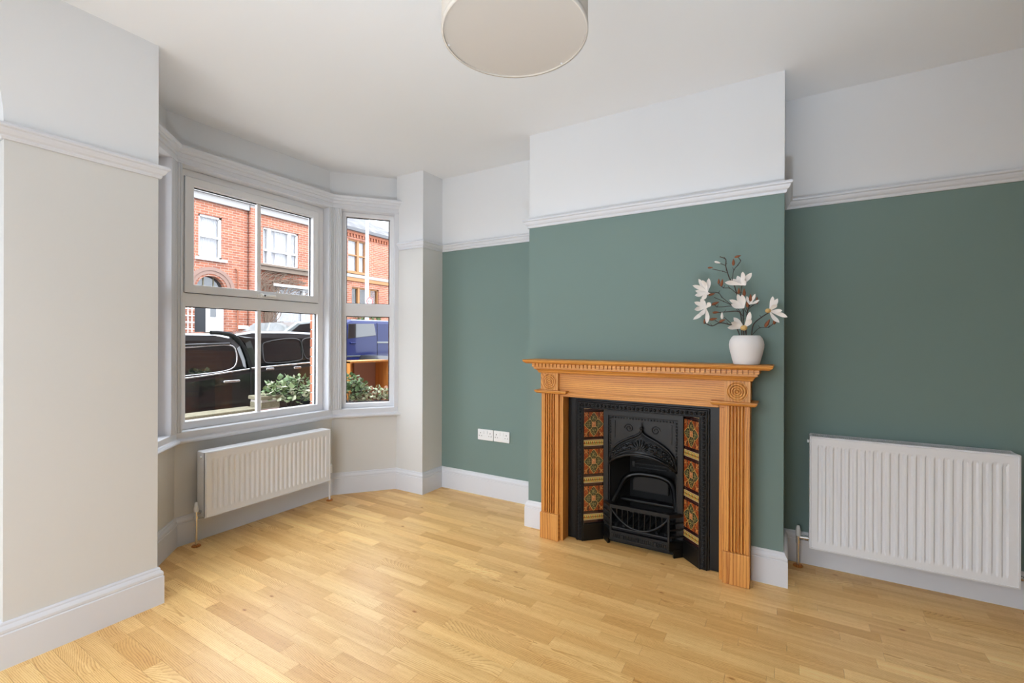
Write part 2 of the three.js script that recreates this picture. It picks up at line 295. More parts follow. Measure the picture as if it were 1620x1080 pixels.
// bay walls below and above the windows
{
  const w = structG('wall_bay', 'cream bay wall under the windows with white frieze above them', 'wall');
  mesh('lower_wall', sweep(BAYX, [[0, 0], [0, 0.63], [-0.25, 0.63], [-0.25, 0]]), M.cream, w);
  mesh('frieze', sweep(BAYX, [[-0.058, 2.45], [-0.058, CEIL], [-0.25, CEIL], [-0.25, 2.45]]), M.white, w);
  mesh('outer_sill', sweep(BAYX, [[-0.16, 0.63], [-0.16, 0.70], [-0.30, 0.67], [-0.30, 0.63]]), M.stone, w);
}
// window casing: head moulding, sill board and corner posts
{
  const t = structG('trim_1', 'white moulded casing around the bay windows with window board', 'trim');
  mesh('head_moulding', sweep(BAYX, [[-0.16, 2.357], [-0.02, 2.357], [0.0, 2.36], [0.017, 2.362], [0.017, 2.374], [0.011, 2.378], [0.011, 2.398], [0.017, 2.402], [0.017, 2.424], [0.026, 2.428], [0.03, 2.436], [0.03, 2.444], [0.04, 2.45], [0.044, 2.458], [0.044, 2.466], [0.03, 2.474], [-0.06, 2.474], [-0.16, 2.45]]), M.gloss, t);
  mesh('window_board', sweep(BAYX, [[-0.16, 0.63], [0, 0.628], [0.028, 0.63], [0.036, 0.635], [0.039, 0.643], [0.036, 0.651], [0.026, 0.655], [0.017, 0.658], [0.014, 0.664], [0.014, 0.697], [0.010, 0.701], [-0.16, 0.701]]), M.gloss, t);
  const dirR = [0.7694, 0.6387], nR = [-0.6387, 0.7694], dirL = [-0.6894, 0.7244], nL = [0.7244, 0.6894];
  const off = (P, d, s, n, k) => [P[0] + d[0] * s + n[0] * k, P[1] + d[1] * s + n[1] * k];
  const A = BAY[3], B = BAY[2];
  mesh('corner_post', prism([[2.462, -3.217], [2.5, -3.217], off(A, dirR, 0.012, nR, 0.015), off(A, dirR, 0.072, nR, 0.015), off(A, dirR, 0.072, nR, -0.13), [2.57, -3.36], [2.462, -3.36]], 0.70, 2.36), M.gloss, t);
  mesh('corner_post', prism([[1.40, -3.217], [1.37, -3.217], off(B, dirL, 0.012, nL, 0.015), off(B, dirL, 0.085, nL, 0.015), off(B, dirL, 0.085, nL, -0.13), [1.29, -3.36], [1.40, -3.36]], 0.70, 2.36), M.gloss, t);
  mesh('end_post', prism([off(A, dirR, 0.498, nR, 0.014), [2.905, -2.88], [2.97, -2.96], off(A, dirR, 0.498, nR, -0.13)], 0.70, 2.36), M.gloss, t);
  mesh('end_post', prism([off(B, dirL, 0.45, nL, 0.014), [1.03, -2.86], [0.97, -2.95], off(B, dirL, 0.45, nL, -0.13)], 0.70, 2.36), M.gloss, t);
  const rods = []; // reeding on the posts
  for (const x of [2.472, 2.484, 2.496]) rods.push(rbox(x - 0.0035, x + 0.0035, 0.7, 2.36, -3.222, -3.211, 0.003, 2));
  for (const s of [0.02, 0.036, 0.052, 0.064]) { const p = off(A, dirR, s, nR, 0.015); rods.push(new THREE.CylinderGeometry(0.0045, 0.0045, 1.66, 8).translate(p[0], 1.53, p[1])); }
  for (const s of [0.016, 0.034, 0.05, 0.064, 0.078]) { const p = off(B, dirL, s, nL, 0.015); rods.push(new THREE.CylinderGeometry(0.0045, 0.0045, 1.66, 8).translate(p[0], 1.53, p[1])); }
  for (const x of [1.376, 1.392]) rods.push(new THREE.CylinderGeometry(0.004, 0.004, 1.66, 8).translate(x, 1.53, -3.216));
  mesh('reeding', rods, M.gloss, t);
}
// windows
function bayWindow(n, label, a, b, sash, bars) {
  const dx = b[0] - a[0], dz = b[1] - a[1], W = Math.hypot(dx, dz), g = structG('window_' + n, label, 'window', [a[0], 0, a[1]], Math.atan2(-dz, dx));
  const y0 = 0.70, y1 = 2.357, t0 = sash ? 1.487 : 1.478, t1 = sash ? 1.57 : 1.585, e = sash ? 0.05 : 0.036, f = [];
  const ring = (x0, x1, ya, yb, z0, z1, w) => { const r = Math.min(0.004, w / 3); return [rbox(x0, x0 + w, ya, yb, z0, z1, r), rbox(x1 - w, x1, ya, yb, z0, z1, r), rbox(x0 + w - 0.004, x1 - w + 0.004, ya, ya + w, z0, z1, r), rbox(x0 + w - 0.004, x1 - w + 0.004, yb - w, yb, z0, z1, r)]; };
  mesh('frame', [...ring(0, W, y0, y1, -0.07, 0, e), rbox(e - 0.004, W - e + 0.004, t0, t1, -0.07, 0, 0.004)], M.upvc, g);
  const panes = [];
  const glaze = (x0, x1, ya, yb, z, parent) => {
    const gs = ring(x0 - 0.002, x1 + 0.002, ya - 0.002, yb + 0.002, z - 0.004, z + 0.008, 0.0075); mesh('gasket', gs, M.gasket, parent);
    if (bars) { const m = (x0 + x1) / 2 + 0.005; panes.push([x0, m - 0.002, ya, yb, z], [m + 0.002, x1, ya, yb, z]); mesh('glazing_bar', rbox(m - 0.014, m + 0.014, ya, yb, z - 0.012, z + 0.02, 0.004), M.upvc, parent); }
    else panes.push([x0, x1, ya, yb, z]);
  };
  glaze(e, W - e, y0 + 0.045, t0, -0.035, g);
  if (sash) {
    const s = new THREE.Group(); s.name = 'sash'; g.add(s);
    mesh('sash_frame', ring(0.04, W - 0.052, t1 + 0.004, 2.312, -0.05, 0.014, 0.052), M.upvc, s);
    mesh('shadow_gasket', ring(0.0385, W - 0.0505, t1 + 0.0025, 2.3135, -0.03, 0.001, 0.004), M.gasket, s);
    glaze(0.092, W - 0.104, t1 + 0.052, 2.26, -0.03, s);
    const hx = W / 2 + 0.0; mesh('handle', [rbox(hx - 0.03, hx + 0.03, t1 + 0.012, t1 + 0.034, 0.012, 0.022, 0.004), rbox(hx - 0.012, hx + 0.012, t1 + 0.008, t1 + 0.038, 0.02, 0.036, 0.006), rbox(hx - 0.005, hx + 0.1, t1 + 0.014, t1 + 0.032, 0.03, 0.044, 0.006)], M.plastic, s);
    mesh('key_hole', new THREE.CylinderGeometry(0.007, 0.007, 0.004, 14).rotateX(Math.PI / 2).translate(hx + 0.012, t1 + 0.023, 0.044), M.hole, s);
  } else glaze(e, W - e, t1, y1 - e, -0.035, g);
  for (const [x0, x1, ya, yb, z] of panes) mesh('pane', new THREE.PlaneGeometry(x1 - x0, yb - ya).translate((x0 + x1) / 2, (ya + yb) / 2, z), M.glass, g);
  return g;
}
const inR = [-0.6387, 0.7694], dR = [0.7694, 0.6387], inL = [0.7244, 0.6894], dL = [0.6894, -0.7244];
bayWindow(1, 'large white bay window with opening top light and centre glazing bar', [1.40, -3.29], [2.462, -3.29], true, true);
bayWindow(2, 'narrow white side window of the bay nearest the fireplace', [2.505 + dR[0] * 0.072 - inR[0] * 0.055, -3.232 + dR[1] * 0.072 - inR[1] * 0.055], [2.505 + dR[0] * 0.5 - inR[0] * 0.055, -3.232 + dR[1] * 0.5 - inR[1] * 0.055], false, false);
bayWindow(3, 'narrow side window of the bay hidden behind the left pier', [1.03 + dL[0] * 0.036 - inL[0] * 0.055, -2.88 + dL[1] * 0.036 - inL[1] * 0.055], [1.03 + dL[0] * 0.401 - inL[0] * 0.055, -2.88 + dL[1] * 0.401 - inL[1] * 0.055], false, false);
// brick corners of the bay outside the glass
for (const [x0, x1] of [[2.472, 2.60], [1.25, 1.375]]) {
  const p = new THREE.Group(); p.name = 'brick_pier'; scene.getObjectByName('wall_bay').add(p);
  mesh('mortar_core', box(x0 + 0.004, x1 - 0.004, 0.68, 2.36, -3.47, -3.364), M.mortar, p);
  for (let k = 0; k < 22; k++) mesh('brick', rbox(x0, x1, 0.684 + k * 0.076, 0.684 + k * 0.076 + 0.066, -3.475, -3.362, 0.003, 1), [M.brickA, M.brickB, M.brickC][Math.floor(hash(k, 3, x0 > 2 ? 4 : 5) * 3)], p);
}
// fireplace wall and chimney breast
const ZC = -0.772;
{
  const w = structG('wall_right', 'green fireplace wall of both alcoves, white above the picture rail', 'wall');
  mesh('lower_wall', box(XW, XW + 0.25, 0, RAIL, -2.905, ZR), M.green, w);
  mesh('upper_wall', box(XW, XW + 0.25, RAIL, CEIL, -2.905, ZR), M.white, w);
  const b = structG('wall_chimney_breast', 'green chimney breast behind the fireplace, white above the picture rail', 'wall');
  mesh('lower_wall', [box(XB, XW, 0, 0.92, -1.535, ZC - 0.46), box(XB, XW, 0, 0.92, ZC + 0.46, -0.02), box(XB, XW, 0.92, RAIL, -1.535, -0.02)], M.green, b);
  mesh('upper_wall', box(XB, XW, RAIL, CEIL, -1.535, -0.02), M.white, b);
}
// walls behind the camera: plain back wall, and a wide glazed opening on the left
{
  const b = structG('wall_back', 'white back wall of the room behind the camera', 'wall');
  mesh('plaster', box(XL - 0.2, XW + 0.25, 0, CEIL, ZR, ZR + 0.2), M.white, b);
  const l = structG('wall_left', 'white wall on the left with a wide glazed opening', 'wall');
  const z0 = -2.56, z1 = -0.05, y0 = 0.06, y1 = 2.6;
  mesh('plaster', [box(XL - 0.25, XL, 0, CEIL, ZR, z1), box(XL - 0.25, XL, 0, CEIL, z0, -2.9), box(XL - 0.25, XL, y1, CEIL, z0, z1), box(XL - 0.25, XL, 0, y0, z0, z1)], M.white, l);
  const g = structG('window_4', 'wide glazed doors on the left behind the camera', 'window');
  const n = 3, cw = (z1 - z0) / n;
  for (let i = 0; i < n; i++) {
    const a = z0 + i * cw, c = a + cw;
    mesh('door_frame', [box(XL - 0.16, XL - 0.1, y0, y1, a, a + 0.05), box(XL - 0.16, XL - 0.1, y0, y1, c - 0.05, c), box(XL - 0.16, XL - 0.1, y0, y0 + 0.08, a, c), box(XL - 0.16, XL - 0.1, y1 - 0.06, y1, a, c)], M.upvc, g);
    mesh('pane', new THREE.PlaneGeometry(cw - 0.1, y1 - y0 - 0.14).rotateY(Math.PI / 2).translate(XL - 0.13, (y0 + y1) / 2 + 0.01, (a + c) / 2), M.glass, g);
  }
}
// skirting boards and picture rails
{
  const sk = [[0, 0], [0.021, 0], [0.021, 0.132], [0.017, 0.136], [0.019, 0.141], [0.0185, 0.150], [0.014, 0.158], [0.009, 0.164], [0.009, 0.170], [0.006, 0.175], [0, 0.176]];
  const rail = [[0, 2.046], [0.008, 2.046], [0.012, 2.054], [0.012, 2.060], [0.020, 2.066], [0.026, 2.076], [0.028, 2.084], [0.036, 2.088], [0.038, 2.094], [0.034, 2.102], [0.024, 2.106], [0, 2.106]];
  const run = (name, label, cat, path, prof) => { const m = mesh(name, sweep(path, prof), M.gloss); m.userData.kind = 'structure'; tag(m, label, cat); };
  run('baseboard_front', 'white moulded skirting board on the left pier', 'skirting', [[0.52, -2.9], [0.52, ZF], [1.03, ZF], ...BAYW.slice(0, 1)], sk);
  run('baseboard_bay', 'white skirting board around the bay behind the low radiator', 'skirting', [...BAYW, [2.905, ZF], [XW, ZF]], sk);
  run('baseboard_alcove', 'white skirting board of the left alcove under the sockets', 'skirting', [[XW, ZF], [XW, -1.535], [XB, -1.535], [XB, ZC - 0.604]], sk);
  run('baseboard_right', 'white skirting board below the right alcove radiator', 'skirting', [[XB, ZC + 0.604], [XB, -0.02], [XW, -0.02], [XW, ZR], [XL, ZR], [XL, 0.0]], sk);
  run('trim_2', 'white picture rail across the left pier', 'picture rail', [[0.52, -2.9], [0.52, ZF], [1.03, ZF], [1.03, -2.85]], rail);
  run('trim_3', 'white picture rail from the bay reveal around both alcoves and chimney breast', 'picture rail', [[2.905, -2.87], [2.905, ZF], [XW, ZF], [XW, -1.535], [XB, -1.535], [XB, -0.02], [XW, -0.02], [XW, ZR], [XL, ZR], [XL, 0.0]], rail);
}

// ------------------------------------------------------------------ pine fireplace surround
{
  const t = thing('fireplace_surround', 'honey pine fireplace surround with fluted legs, roundels and dentil shelf', 'fireplace surround', null, [XB, 0, ZC], -Math.PI / 2);
  for (const s of [-1, 1]) {
    // fluted leg: plan outline [x, z] with five grooves in the front
    const x0 = 0.482, x1 = 0.602, zf = 0.12, out = [[x0, 0.001], [x0, zf]];
    const n = 5, pitch = 0.0158, c0 = 0.542 - pitch * 2, r = 0.0052;
    for (let k = 0; k < n; k++) { const c = c0 + k * pitch; for (let a = 0; a <= 6; a++) { const th = Math.PI * a / 6; out.push([c - r * Math.cos(th), zf - r * 2.9 * Math.sin(th)]); } }
    out.push([x1, zf], [x1, 0.001]);
    const leg = mesh('fluted_leg', prism(out.map(([x, z]) => [s * x, z]), 0.0, 0.936), M.pine, t, { off: [0, 0.3] });
    mesh('plinth_block', rbox(s * 0.476, s * 0.606, 0.001, 0.168, 0.10, 0.134, 0.004), M.pineFlat, leg, { off: [s > 0 ? 0.02 : 0.17, 0.1] });
    mesh('inner_stile', rbox(s * 0.456, s * 0.486, 0.001, 0.925, 0.001, 0.104, 0.003), M.pine, t, { off: [0.33, 0] });
    const cap = [[0, 0.934], [0.022, 0.937], [0.03, 0.944], [0.034, 0.951], [0.034, 0.957], [0, 0.958]];
    mesh('cap_moulding', sweep(s < 0 ? [[-0.604, 0.002], [-0.604, 0.122], [-0.45, 0.122], [-0.45, 0.1]] : [[0.45, 0.1], [0.45, 0.122], [0.604, 0.122], [0.604, 0.002]], cap), M.pine, t, { grain: 0 });
    mesh('corner_block', [box(s * 0.482, s * 0.605, 0.956, 1.07, 0.001, 0.12), plate(rect(Math.min(s * 0.482, s * 0.605), Math.max(s * 0.482, s * 0.605), 0.956, 1.07), 0.119, 0.126, [archPts(s * 0.5435, 1.011, 0.051, 18).concat(archPts(s * 0.5435, 1.011, -0.051, 18).slice(1, -1))])], M.pineFlat, t, { off: [0.1 * s, 0.3] });
    const ro = mesh('roundel', lathe([[0.0001, 0.004], [0.006, 0.004], [0.0065, -0.004], [0.009, -0.004], [0.0095, 0.004], [0.0165, 0.004], [0.017, -0.004], [0.0195, -0.004], [0.02, 0.004], [0.027, 0.004], [0.0275, -0.004], [0.030, -0.004], [0.0305, 0.004], [0.0385, 0.004], [0.039, -0.004], [0.042, -0.004], [0.0425, 0.002], [0.0465, 0.002], [0.048, 0.0002]], 40).scale(1.08, 1, 1.08).rotateX(Math.PI / 2).translate(s * 0.5435, 1.011, 0.126), M.pineFlat, t, { off: [0.04, 0.2] });
  }
  mesh('frieze_board', rbox(-0.484, 0.484, 0.92, 1.07, 0.001, 0.108, 0.003), M.pine, t, { grain: 0, off: [0.045, 0.6] });
  mesh('frieze_bottom_rail', rbox(-0.455, 0.455, 0.92, 0.95, 0.09, 0.116, 0.003), M.pine, t, { grain: 0, off: [0.2, 0.5] });
  const round = (prof) => sweep([[-0.604, 0.001], [-0.604, 0.125], [0.604, 0.125], [0.604, 0.001]], prof);
  const fill = (w, z, y0, y1) => box(-w, w, y0, y1, 0.001, z);
  mesh('cornice', [round([[0, 1.066], [0.012, 1.068], [0.014, 1.074], [0.018, 1.082], [0.026, 1.090], [0.036, 1.094], [0.036, 1.104], [0, 1.104]]), fill(0.603, 0.124, 1.066, 1.104)], M.pine, t, { grain: 0, off: [0.4, 0.75] });
  const teeth = [], tw = 0.0185, zF = 0.17, wF = 0.648;
  for (let k = -25; k <= 25; k++) teeth.push(box(k * 0.0255 - tw / 2, k * 0.0255 + tw / 2, 1.106, 1.127, zF - 0.02, zF));
  for (const s of [-1, 1]) for (let k = 0; k < 6; k++) teeth.push(box(s * (wF - 0.02), s * wF, 1.106, 1.127, zF - 0.02 - k * 0.0255 - tw, zF - 0.02 - k * 0.0255));
  mesh('dentil_course', teeth, M.pine, t, { grain: 0, off: [0.1, 0.7] });
  mesh('dentil_bed', [fill(wF - 0.012, zF - 0.012, 1.104, 1.128)], M.pine, t, { grain: 0, off: [0.15, 0.75] });
  mesh('shelf', [sweep([[-0.66, 0.001], [-0.66, 0.14], [0.66, 0.14], [0.66, 0.001]], [[0, 1.127], [0.03, 1.127], [0.036, 1.131], [0.044, 1.136], [0.047, 1.142], [0.049, 1.149], [0.046, 1.1525], [0, 1.1525]]), fill(0.661, 0.141, 1.127, 1.1525)], M.pine, t, { grain: 0, off: [0.02, 0.76] });
}
// ------------------------------------------------------------------ cast iron tiled insert
{
  const t = thing('cast_iron_fireplace', 'black cast iron fireplace insert with patterned tile cheeks and ogee hood', 'fireplace', null, [XB, 0, ZC], -Math.PI / 2);
  // front frame
  mesh('outer_frame', [plate([[-0.456, 0.001], [-0.386, 0.001], [-0.386, 0.884], [0.386, 0.884], [0.386, 0.001], [0.456, 0.001], [0.456, 0.919], [-0.456, 0.919]], 0.0, 0.022, [], 0.002),
    plate([[-0.40, 0.001], [-0.388, 0.001], [-0.388, 0.886], [0.388, 0.886], [0.388, 0.001], [0.40, 0.001], [0.40, 0.898], [-0.40, 0.898]], 0.0, 0.034, [], 0.004)], M.iron, t);
  mesh('inner_frame', plate([[-0.392, 0.001], [-0.344, 0.001], [-0.344, 0.846], [0.344, 0.846], [0.344, 0.001], [0.392, 0.001], [0.392, 0.89], [-0.392, 0.89]], 0.0, 0.04, [], 0.003), M.iron, t);
  const beads = []; const bd = (x, y, k) => { beads.push(new THREE.SphereGeometry(0.0085, 7, 5).scale(1, 1, 0.9).translate(x, y, 0.041), new THREE.TorusGeometry(0.0105, 0.003, 5, 10).translate(x, y, 0.0405)); if (k % 2) beads.push(new THREE.OctahedronGeometry(0.006, 0).translate(x + 0.008, y + 0.011, 0.041)); };
  for (let k = 0; k < 38; k++) for (const s of [-1, 1]) bd(s * 0.3675, 0.022 + k * 0.0228, k);
  for (let k = -14; k <= 14; k++) bd(k * 0.0252, 0.867, k + 20);
  mesh('beaded_moulding', beads, M.iron, t);
  mesh('rope_edge', [-1, 1].flatMap((s) => [bar([s * 0.385, 0.001, 0.041], [s * 0.385, 0.884, 0.041], 0.0035), bar([s * 0.35, 0.001, 0.041], [s * 0.35, 0.85, 0.041], 0.0035)]).concat([bar([-0.385, 0.884, 0.041], [0.385, 0.884, 0.041], 0.0035), bar([-0.35, 0.85, 0.041], [0.35, 0.85, 0.041], 0.0035)]), M.iron, t);
  // splayed cheeks
  const zo = 0.034, zi = -0.062, xo = 0.346, xi = 0.247, len = Math.hypot(xo - xi, zo - zi);
  for (const s of [-1, 1]) {
    const cheek = new THREE.Group(); cheek.name = 'tiled_cheek'; t.add(cheek);
    // local frame: u from the outer edge inwards
    const a = [s * xo, zo], b = [s * xi, zi], L = s < 0 ? a : b, R = s < 0 ? b : a;
    cheek.position.set(L[0], 0, L[1]); cheek.rotation.y = Math.atan2(-(R[1] - L[1]), R[0] - L[0]);
    mesh('backing', box(0, len, 0.0, 0.85, -0.012, -0.004), M.iron, cheek);
    mesh('cheek_plinth', [rbox(0, len, 0.001, 0.108, -0.01, 0.006, 0.003), rbox(0, len, 0.104, 0.114, -0.01, 0.01, 0.003)], M.iron, cheek);
    const put = (name, y0, y1, mat, full) => {
      const g = rbox(0.0012, len - 0.0012, y0 + 0.0006, y1 - 0.0006, -0.004, 0.003, 0.0015, 2), p = g.attributes.position.array, uv = g.attributes.uv.array;
      for (let k = 0; k < p.length / 3; k++) { uv[k * 2] = p[k * 3] / len; uv[k * 2 + 1] = full ? (p[k * 3 + 1] - y0) / (y1 - y0) : (p[k * 3 + 1] - y0) / 0.074; }
      mesh(name, g, mat, cheek, { keepUV: true });
    };
    let y = 0.114;
    for (let k = 0; k < 3; k++) { put('border_tile', y, y + 0.072, M.border); y += 0.072; put('picture_tile', y, y + 0.164, M.tile, true); y += 0.164; }
    put('border_tile', y, 0.848, M.border);
  }
  // arched back plate
  const arch = [[0.204, 0.50], [0.184, 0.515], [0.16, 0.533], [0.12, 0.552], [0.08, 0.564], [0.04, 0.571], [0, 0.573]];
  const full = [...arch, ...arch.slice(0, -1).reverse().map(([x, y]) => [-x, y])];
  mesh('back_plate', plate(rect(-0.248, 0.248, 0.02, 0.85), -0.08, -0.062, [[[0.204, 0.12], ...full, [-0.204, 0.12]]]), M.iron, t);
  mesh('plate_moulding', [plate([[-0.246, 0.25], [-0.21, 0.25], [-0.21, 0.80], [0.21, 0.80], [0.21, 0.25], [0.246, 0.25], [0.246, 0.838], [-0.246, 0.838]], -0.062, -0.05, [], 0.004),
    ...[-1, 1].flatMap((s) => Array.from({ length: 13 }, (_, k) => rbox(s * 0.197, s * 0.207, 0.56 + k * 0.018, 0.572 + k * 0.018, -0.064, -0.052, 0.003, 1))), ...Array.from({ length: 21 }, (_, k) => rbox(-0.196 + k * 0.0186, -0.184 + k * 0.0186, 0.784, 0.794, -0.064, -0.052, 0.003, 1)),
    ...[-1, 1].map((s) => plate([[s * 0.17, 0.66], [s * 0.178, 0.655], [s * 0.178, 0.772], [s * 0.17, 0.772]], -0.064, -0.056))], M.iron, t);
  const scr = (s) => tube(Array.from({ length: 22 }, (_, k) => { const a = k * 0.5, r = 0.028 - k * 0.0011; return [s * (0.082 + r * Math.cos(a)), 0.728 + r * Math.sin(a), -0.06]; }), 0.0035, 60, 5);
  mesh('scroll_relief', [scr(-1), scr(1)], M.iron, t);
  // ogee hood: front face bulges out from the plate
  const ogee = [[0, 0.722], [0.012, 0.708], [0.034, 0.692], [0.066, 0.678], [0.10, 0.660], [0.143, 0.633], [0.18, 0.596], [0.2, 0.552], [0.207, 0.498]];
  const oCurve = new THREE.CatmullRomCurve3(ogee.map(([x, y]) => V(x, y, 0))), aCurve = new THREE.CatmullRomCurve3([[0, 0.573], [0.05, 0.571], [0.1, 0.559], [0.145, 0.539], [0.18, 0.518], [0.207, 0.494]].map(([x, y]) => V(x, y, 0)));
  const hoodPos = []; const hp = (s, i, j) => { const u = i / 24, o = oCurve.getPoint(u), a = aCurve.getPoint(u), v = j / 8, bulge = Math.cos(u * Math.PI / 2) ** 0.6; return [s * (o.x + (a.x - o.x) * v), o.y + (a.y - o.y) * v, -0.06 + (0.012 + 0.05 * v) * bulge]; };
  for (const s of [-1, 1]) for (let i = 0; i < 24; i++) for (let j = 0; j < 8; j++) { const A = hp(s, i, j), B = hp(s, i + 1, j), C = hp(s, i + 1, j + 1), D = hp(s, i, j + 1); hoodPos.push(...A, ...D, ...C, ...A, ...C, ...B); }
  const hg = new THREE.BufferGeometry(); hg.setAttribute('position', new THREE.Float32BufferAttribute(hoodPos, 3)); hg.computeVertexNormals();
  const hood = mesh('hood', toCreasedNormals(hg, 0.6), M.iron, t);
  const line = (c, dv, dz, r) => [-1, 1].map((s) => tube(Array.from({ length: 17 }, (_, i) => { const q = hp(s, i * 1.5, dv); return [q[0], q[1], q[2] + dz]; }), r, 40, 7));
  mesh('hood_rim', [...line(0, 0.2, 0.004, 0.0065), ...line(0, 7.4, 0.0, 0.009), ...line(0, 1.6, 0.002, 0.003), ...line(0, 6.2, 0.002, 0.004)], M.iron, hood);
  const shell = [];
  for (let k = -4; k <= 4; k++) { const a = k * 0.34, r0 = 0.018, r1 = 0.07 - Math.abs(k) * 0.005; shell.push(tube([[r0 * Math.sin(a), 0.604 + r0 * Math.cos(a), -0.012], [(r0 + r1) / 2 * Math.sin(a), 0.604 + (r0 + r1) / 2 * Math.cos(a), -0.014], [r1 * Math.sin(a), 0.604 + r1 * Math.cos(a), -0.026]], 0.007, 8, 6)); }
  shell.push(new THREE.TorusGeometry(0.013, 0.004, 6, 16).translate(0, 0.603, -0.012), ball(0, 0.603, -0.012, 0.007));
  for (const s of [-1, 1]) for (let k = 0; k < 26; k++) { const i = 7 + (k % 13) * 1.05, j = 2.6 + (k < 13 ? 0 : 2) + 0.8 * hash(k, s + 2, 5), q = hp(s, i, j); shell.push(ball(q[0], q[1], q[2] + 0.002, 0.0068 + 0.003 * hash(k, 4, 6), 6, 5)); if (k % 3 === 0) shell.push(new THREE.TorusGeometry(0.0105, 0.0036, 5, 9, 4).rotateZ(k).translate(q[0], q[1], q[2] + 0.001)); }
  mesh('shell_ornament', shell, M.iron, hood);
  mesh('finial', lathe([[0.0001, 0.778], [0.003, 0.768], [0.005, 0.752], [0.004, 0.748], [0.010, 0.742], [0.011, 0.736], [0.006, 0.728], [0.009, 0.722], [0.012, 0.712], [0.0001, 0.706]], 14).translate(0, 0, -0.044), M.iron, hood);
  // firebox
  const fb = mesh('firebox', [box(-0.30, 0.30, 0.0, 0.92, -0.33, -0.32), box(-0.30, 0.30, 0.70, 0.71, -0.33, -0.08), prism([[0.206, -0.075], [0.212, -0.075], [0.15, -0.31], [0.142, -0.31]], 0.0, 0.72), prism([[-0.206, -0.075], [-0.142, -0.31], [-0.15, -0.31], [-0.212, -0.075]], 0.0, 0.72), box(-0.2, 0.2, 0.0, 0.10, -0.31, -0.06), box(-0.16, 0.16, 0.1, 0.72, -0.315, -0.30)], M.soot, t);
  mesh('fire_brick', plate([[-0.115, 0.28], [0.115, 0.28], [0.115, 0.35], [0.1, 0.372], [0.05, 0.382], [-0.05, 0.382], [-0.1, 0.372], [-0.115, 0.35]], -0.30, -0.26, [], 0.008), M.firebrick, fb);
  mesh('fireback_arch', [tube([[-0.2, 0.235, -0.10], [-0.18, 0.3, -0.16], [-0.145, 0.372, -0.22], [-0.09, 0.398, -0.235], [0, 0.404, -0.24], [0.09, 0.398, -0.235], [0.145, 0.372, -0.22], [0.18, 0.3, -0.16], [0.2, 0.235, -0.10]], 0.018, 48, 9), rbox(-0.19, 0.19, 0.225, 0.245, -0.25, -0.19, 0.006)], M.iron, fb);
  mesh('fireback_relief', [rbox(-0.1, 0.1, 0.425, 0.435, -0.304, -0.292, 0.003, 1), rbox(-0.12, 0.12, 0.45, 0.458, -0.304, -0.294, 0.003, 1), tube([[-0.11, 0.465, -0.297], [-0.06, 0.485, -0.297], [-0.02, 0.5, -0.297], [0, 0.49, -0.297], [0.02, 0.5, -0.297], [0.06, 0.485, -0.297], [0.11, 0.465, -0.297]], 0.006, 30, 6), rbox(-0.13, -0.11, 0.43, 0.47, -0.304, -0.29, 0.003, 1), rbox(0.11, 0.13, 0.43, 0.47, -0.304, -0.29, 0.003, 1)], M.iron, fb);
  // grate
  const gr = new THREE.Group(); gr.name = 'grate'; t.add(gr);
  const path = [[-0.244, -0.058], [-0.18, 0.01], [0.18, 0.01], [0.244, -0.058]];
  const along = (d, y0, y1, r) => sweep(path, [[-d, y0], [-d, y1], [r - d, y1], [r - d, y0]].map(([a, b]) => [-a, b]));
  mesh('top_rail', [along(0.0, 0.243, 0.259, 0.03), along(-0.004, 0.236, 0.246, 0.016)], M.iron, gr);
  mesh('ash_front', [along(0.0, 0.085, 0.098, 0.028), along(-0.002, 0.05, 0.09, 0.012), along(0.0, 0.04, 0.052, 0.018)], M.iron, gr);
  const pat = []; for (let k = -13; k <= 13; k++) pat.push(rbox(k * 0.012 - 0.0025, k * 0.012 + 0.0025, 0.06, 0.079, 0.005, 0.014, 0.002, 1)); for (const s of [-1, 1]) pat.push(rbox(s * 0.1 - 0.01, s * 0.1 + 0.01, 0.058, 0.081, 0.005, 0.018, 0.003, 1)); pat.push(rbox(-0.168, 0.168, 0.083, 0.086, 0.004, 0.014, 0.001, 1), rbox(-0.168, 0.168, 0.0535, 0.0565, 0.004, 0.014, 0.001, 1));
  mesh('ash_front_pattern', pat, M.iron, gr);
  for (const s of [-1, 1]) { mesh('corner_bar', rbox(s * 0.174 - 0.007, s * 0.174 + 0.007, 0.09, 0.25, -0.008, 0.008, 0.003), M.iron, gr); mesh('foot', prism([[s * 0.243, -0.06], [s * 0.2, -0.012], [s * 0.19, -0.03], [s * 0.23, -0.07]], 0.001, 0.05), M.iron, gr); }
  for (const s of [-1, 1]) mesh('side_bars', [0.125, 0.165, 0.205].map((y) => bar([s * 0.18, y, 0.004], [s * 0.243, y, -0.06], 0.006)), M.iron, gr);
  const swag = (x) => 0.128 + 0.1 * Math.pow(Math.abs(x) / 0.17, 2.2);
  for (let k = -4; k <= 4; k++) { const x = k * 0.034; mesh('bar', bar([x, swag(x), 0.002], [x, 0.245, 0.002], 0.004), M.iron, gr); }
  mesh('swag', tube(Array.from({ length: 17 }, (_, i) => { const x = -0.17 + i * 0.02125; return [x, swag(x), 0.004]; }), 0.006, 40, 7), M.iron, gr);
  mesh('lower_bar', bar([-0.176, 0.118, 0.0], [0.176, 0.118, 0.0], 0.006), M.iron, gr);
  mesh('fuel_bed', [box(-0.19, 0.19, 0.10, 0.115, -0.30, -0.01), ...Array.from({ length: 7 }, (_, k) => bar([-0.15 + k * 0.05, 0.125, -0.28], [-0.15 + k * 0.05, 0.125, -0.02], 0.008))], M.soot, gr);
}

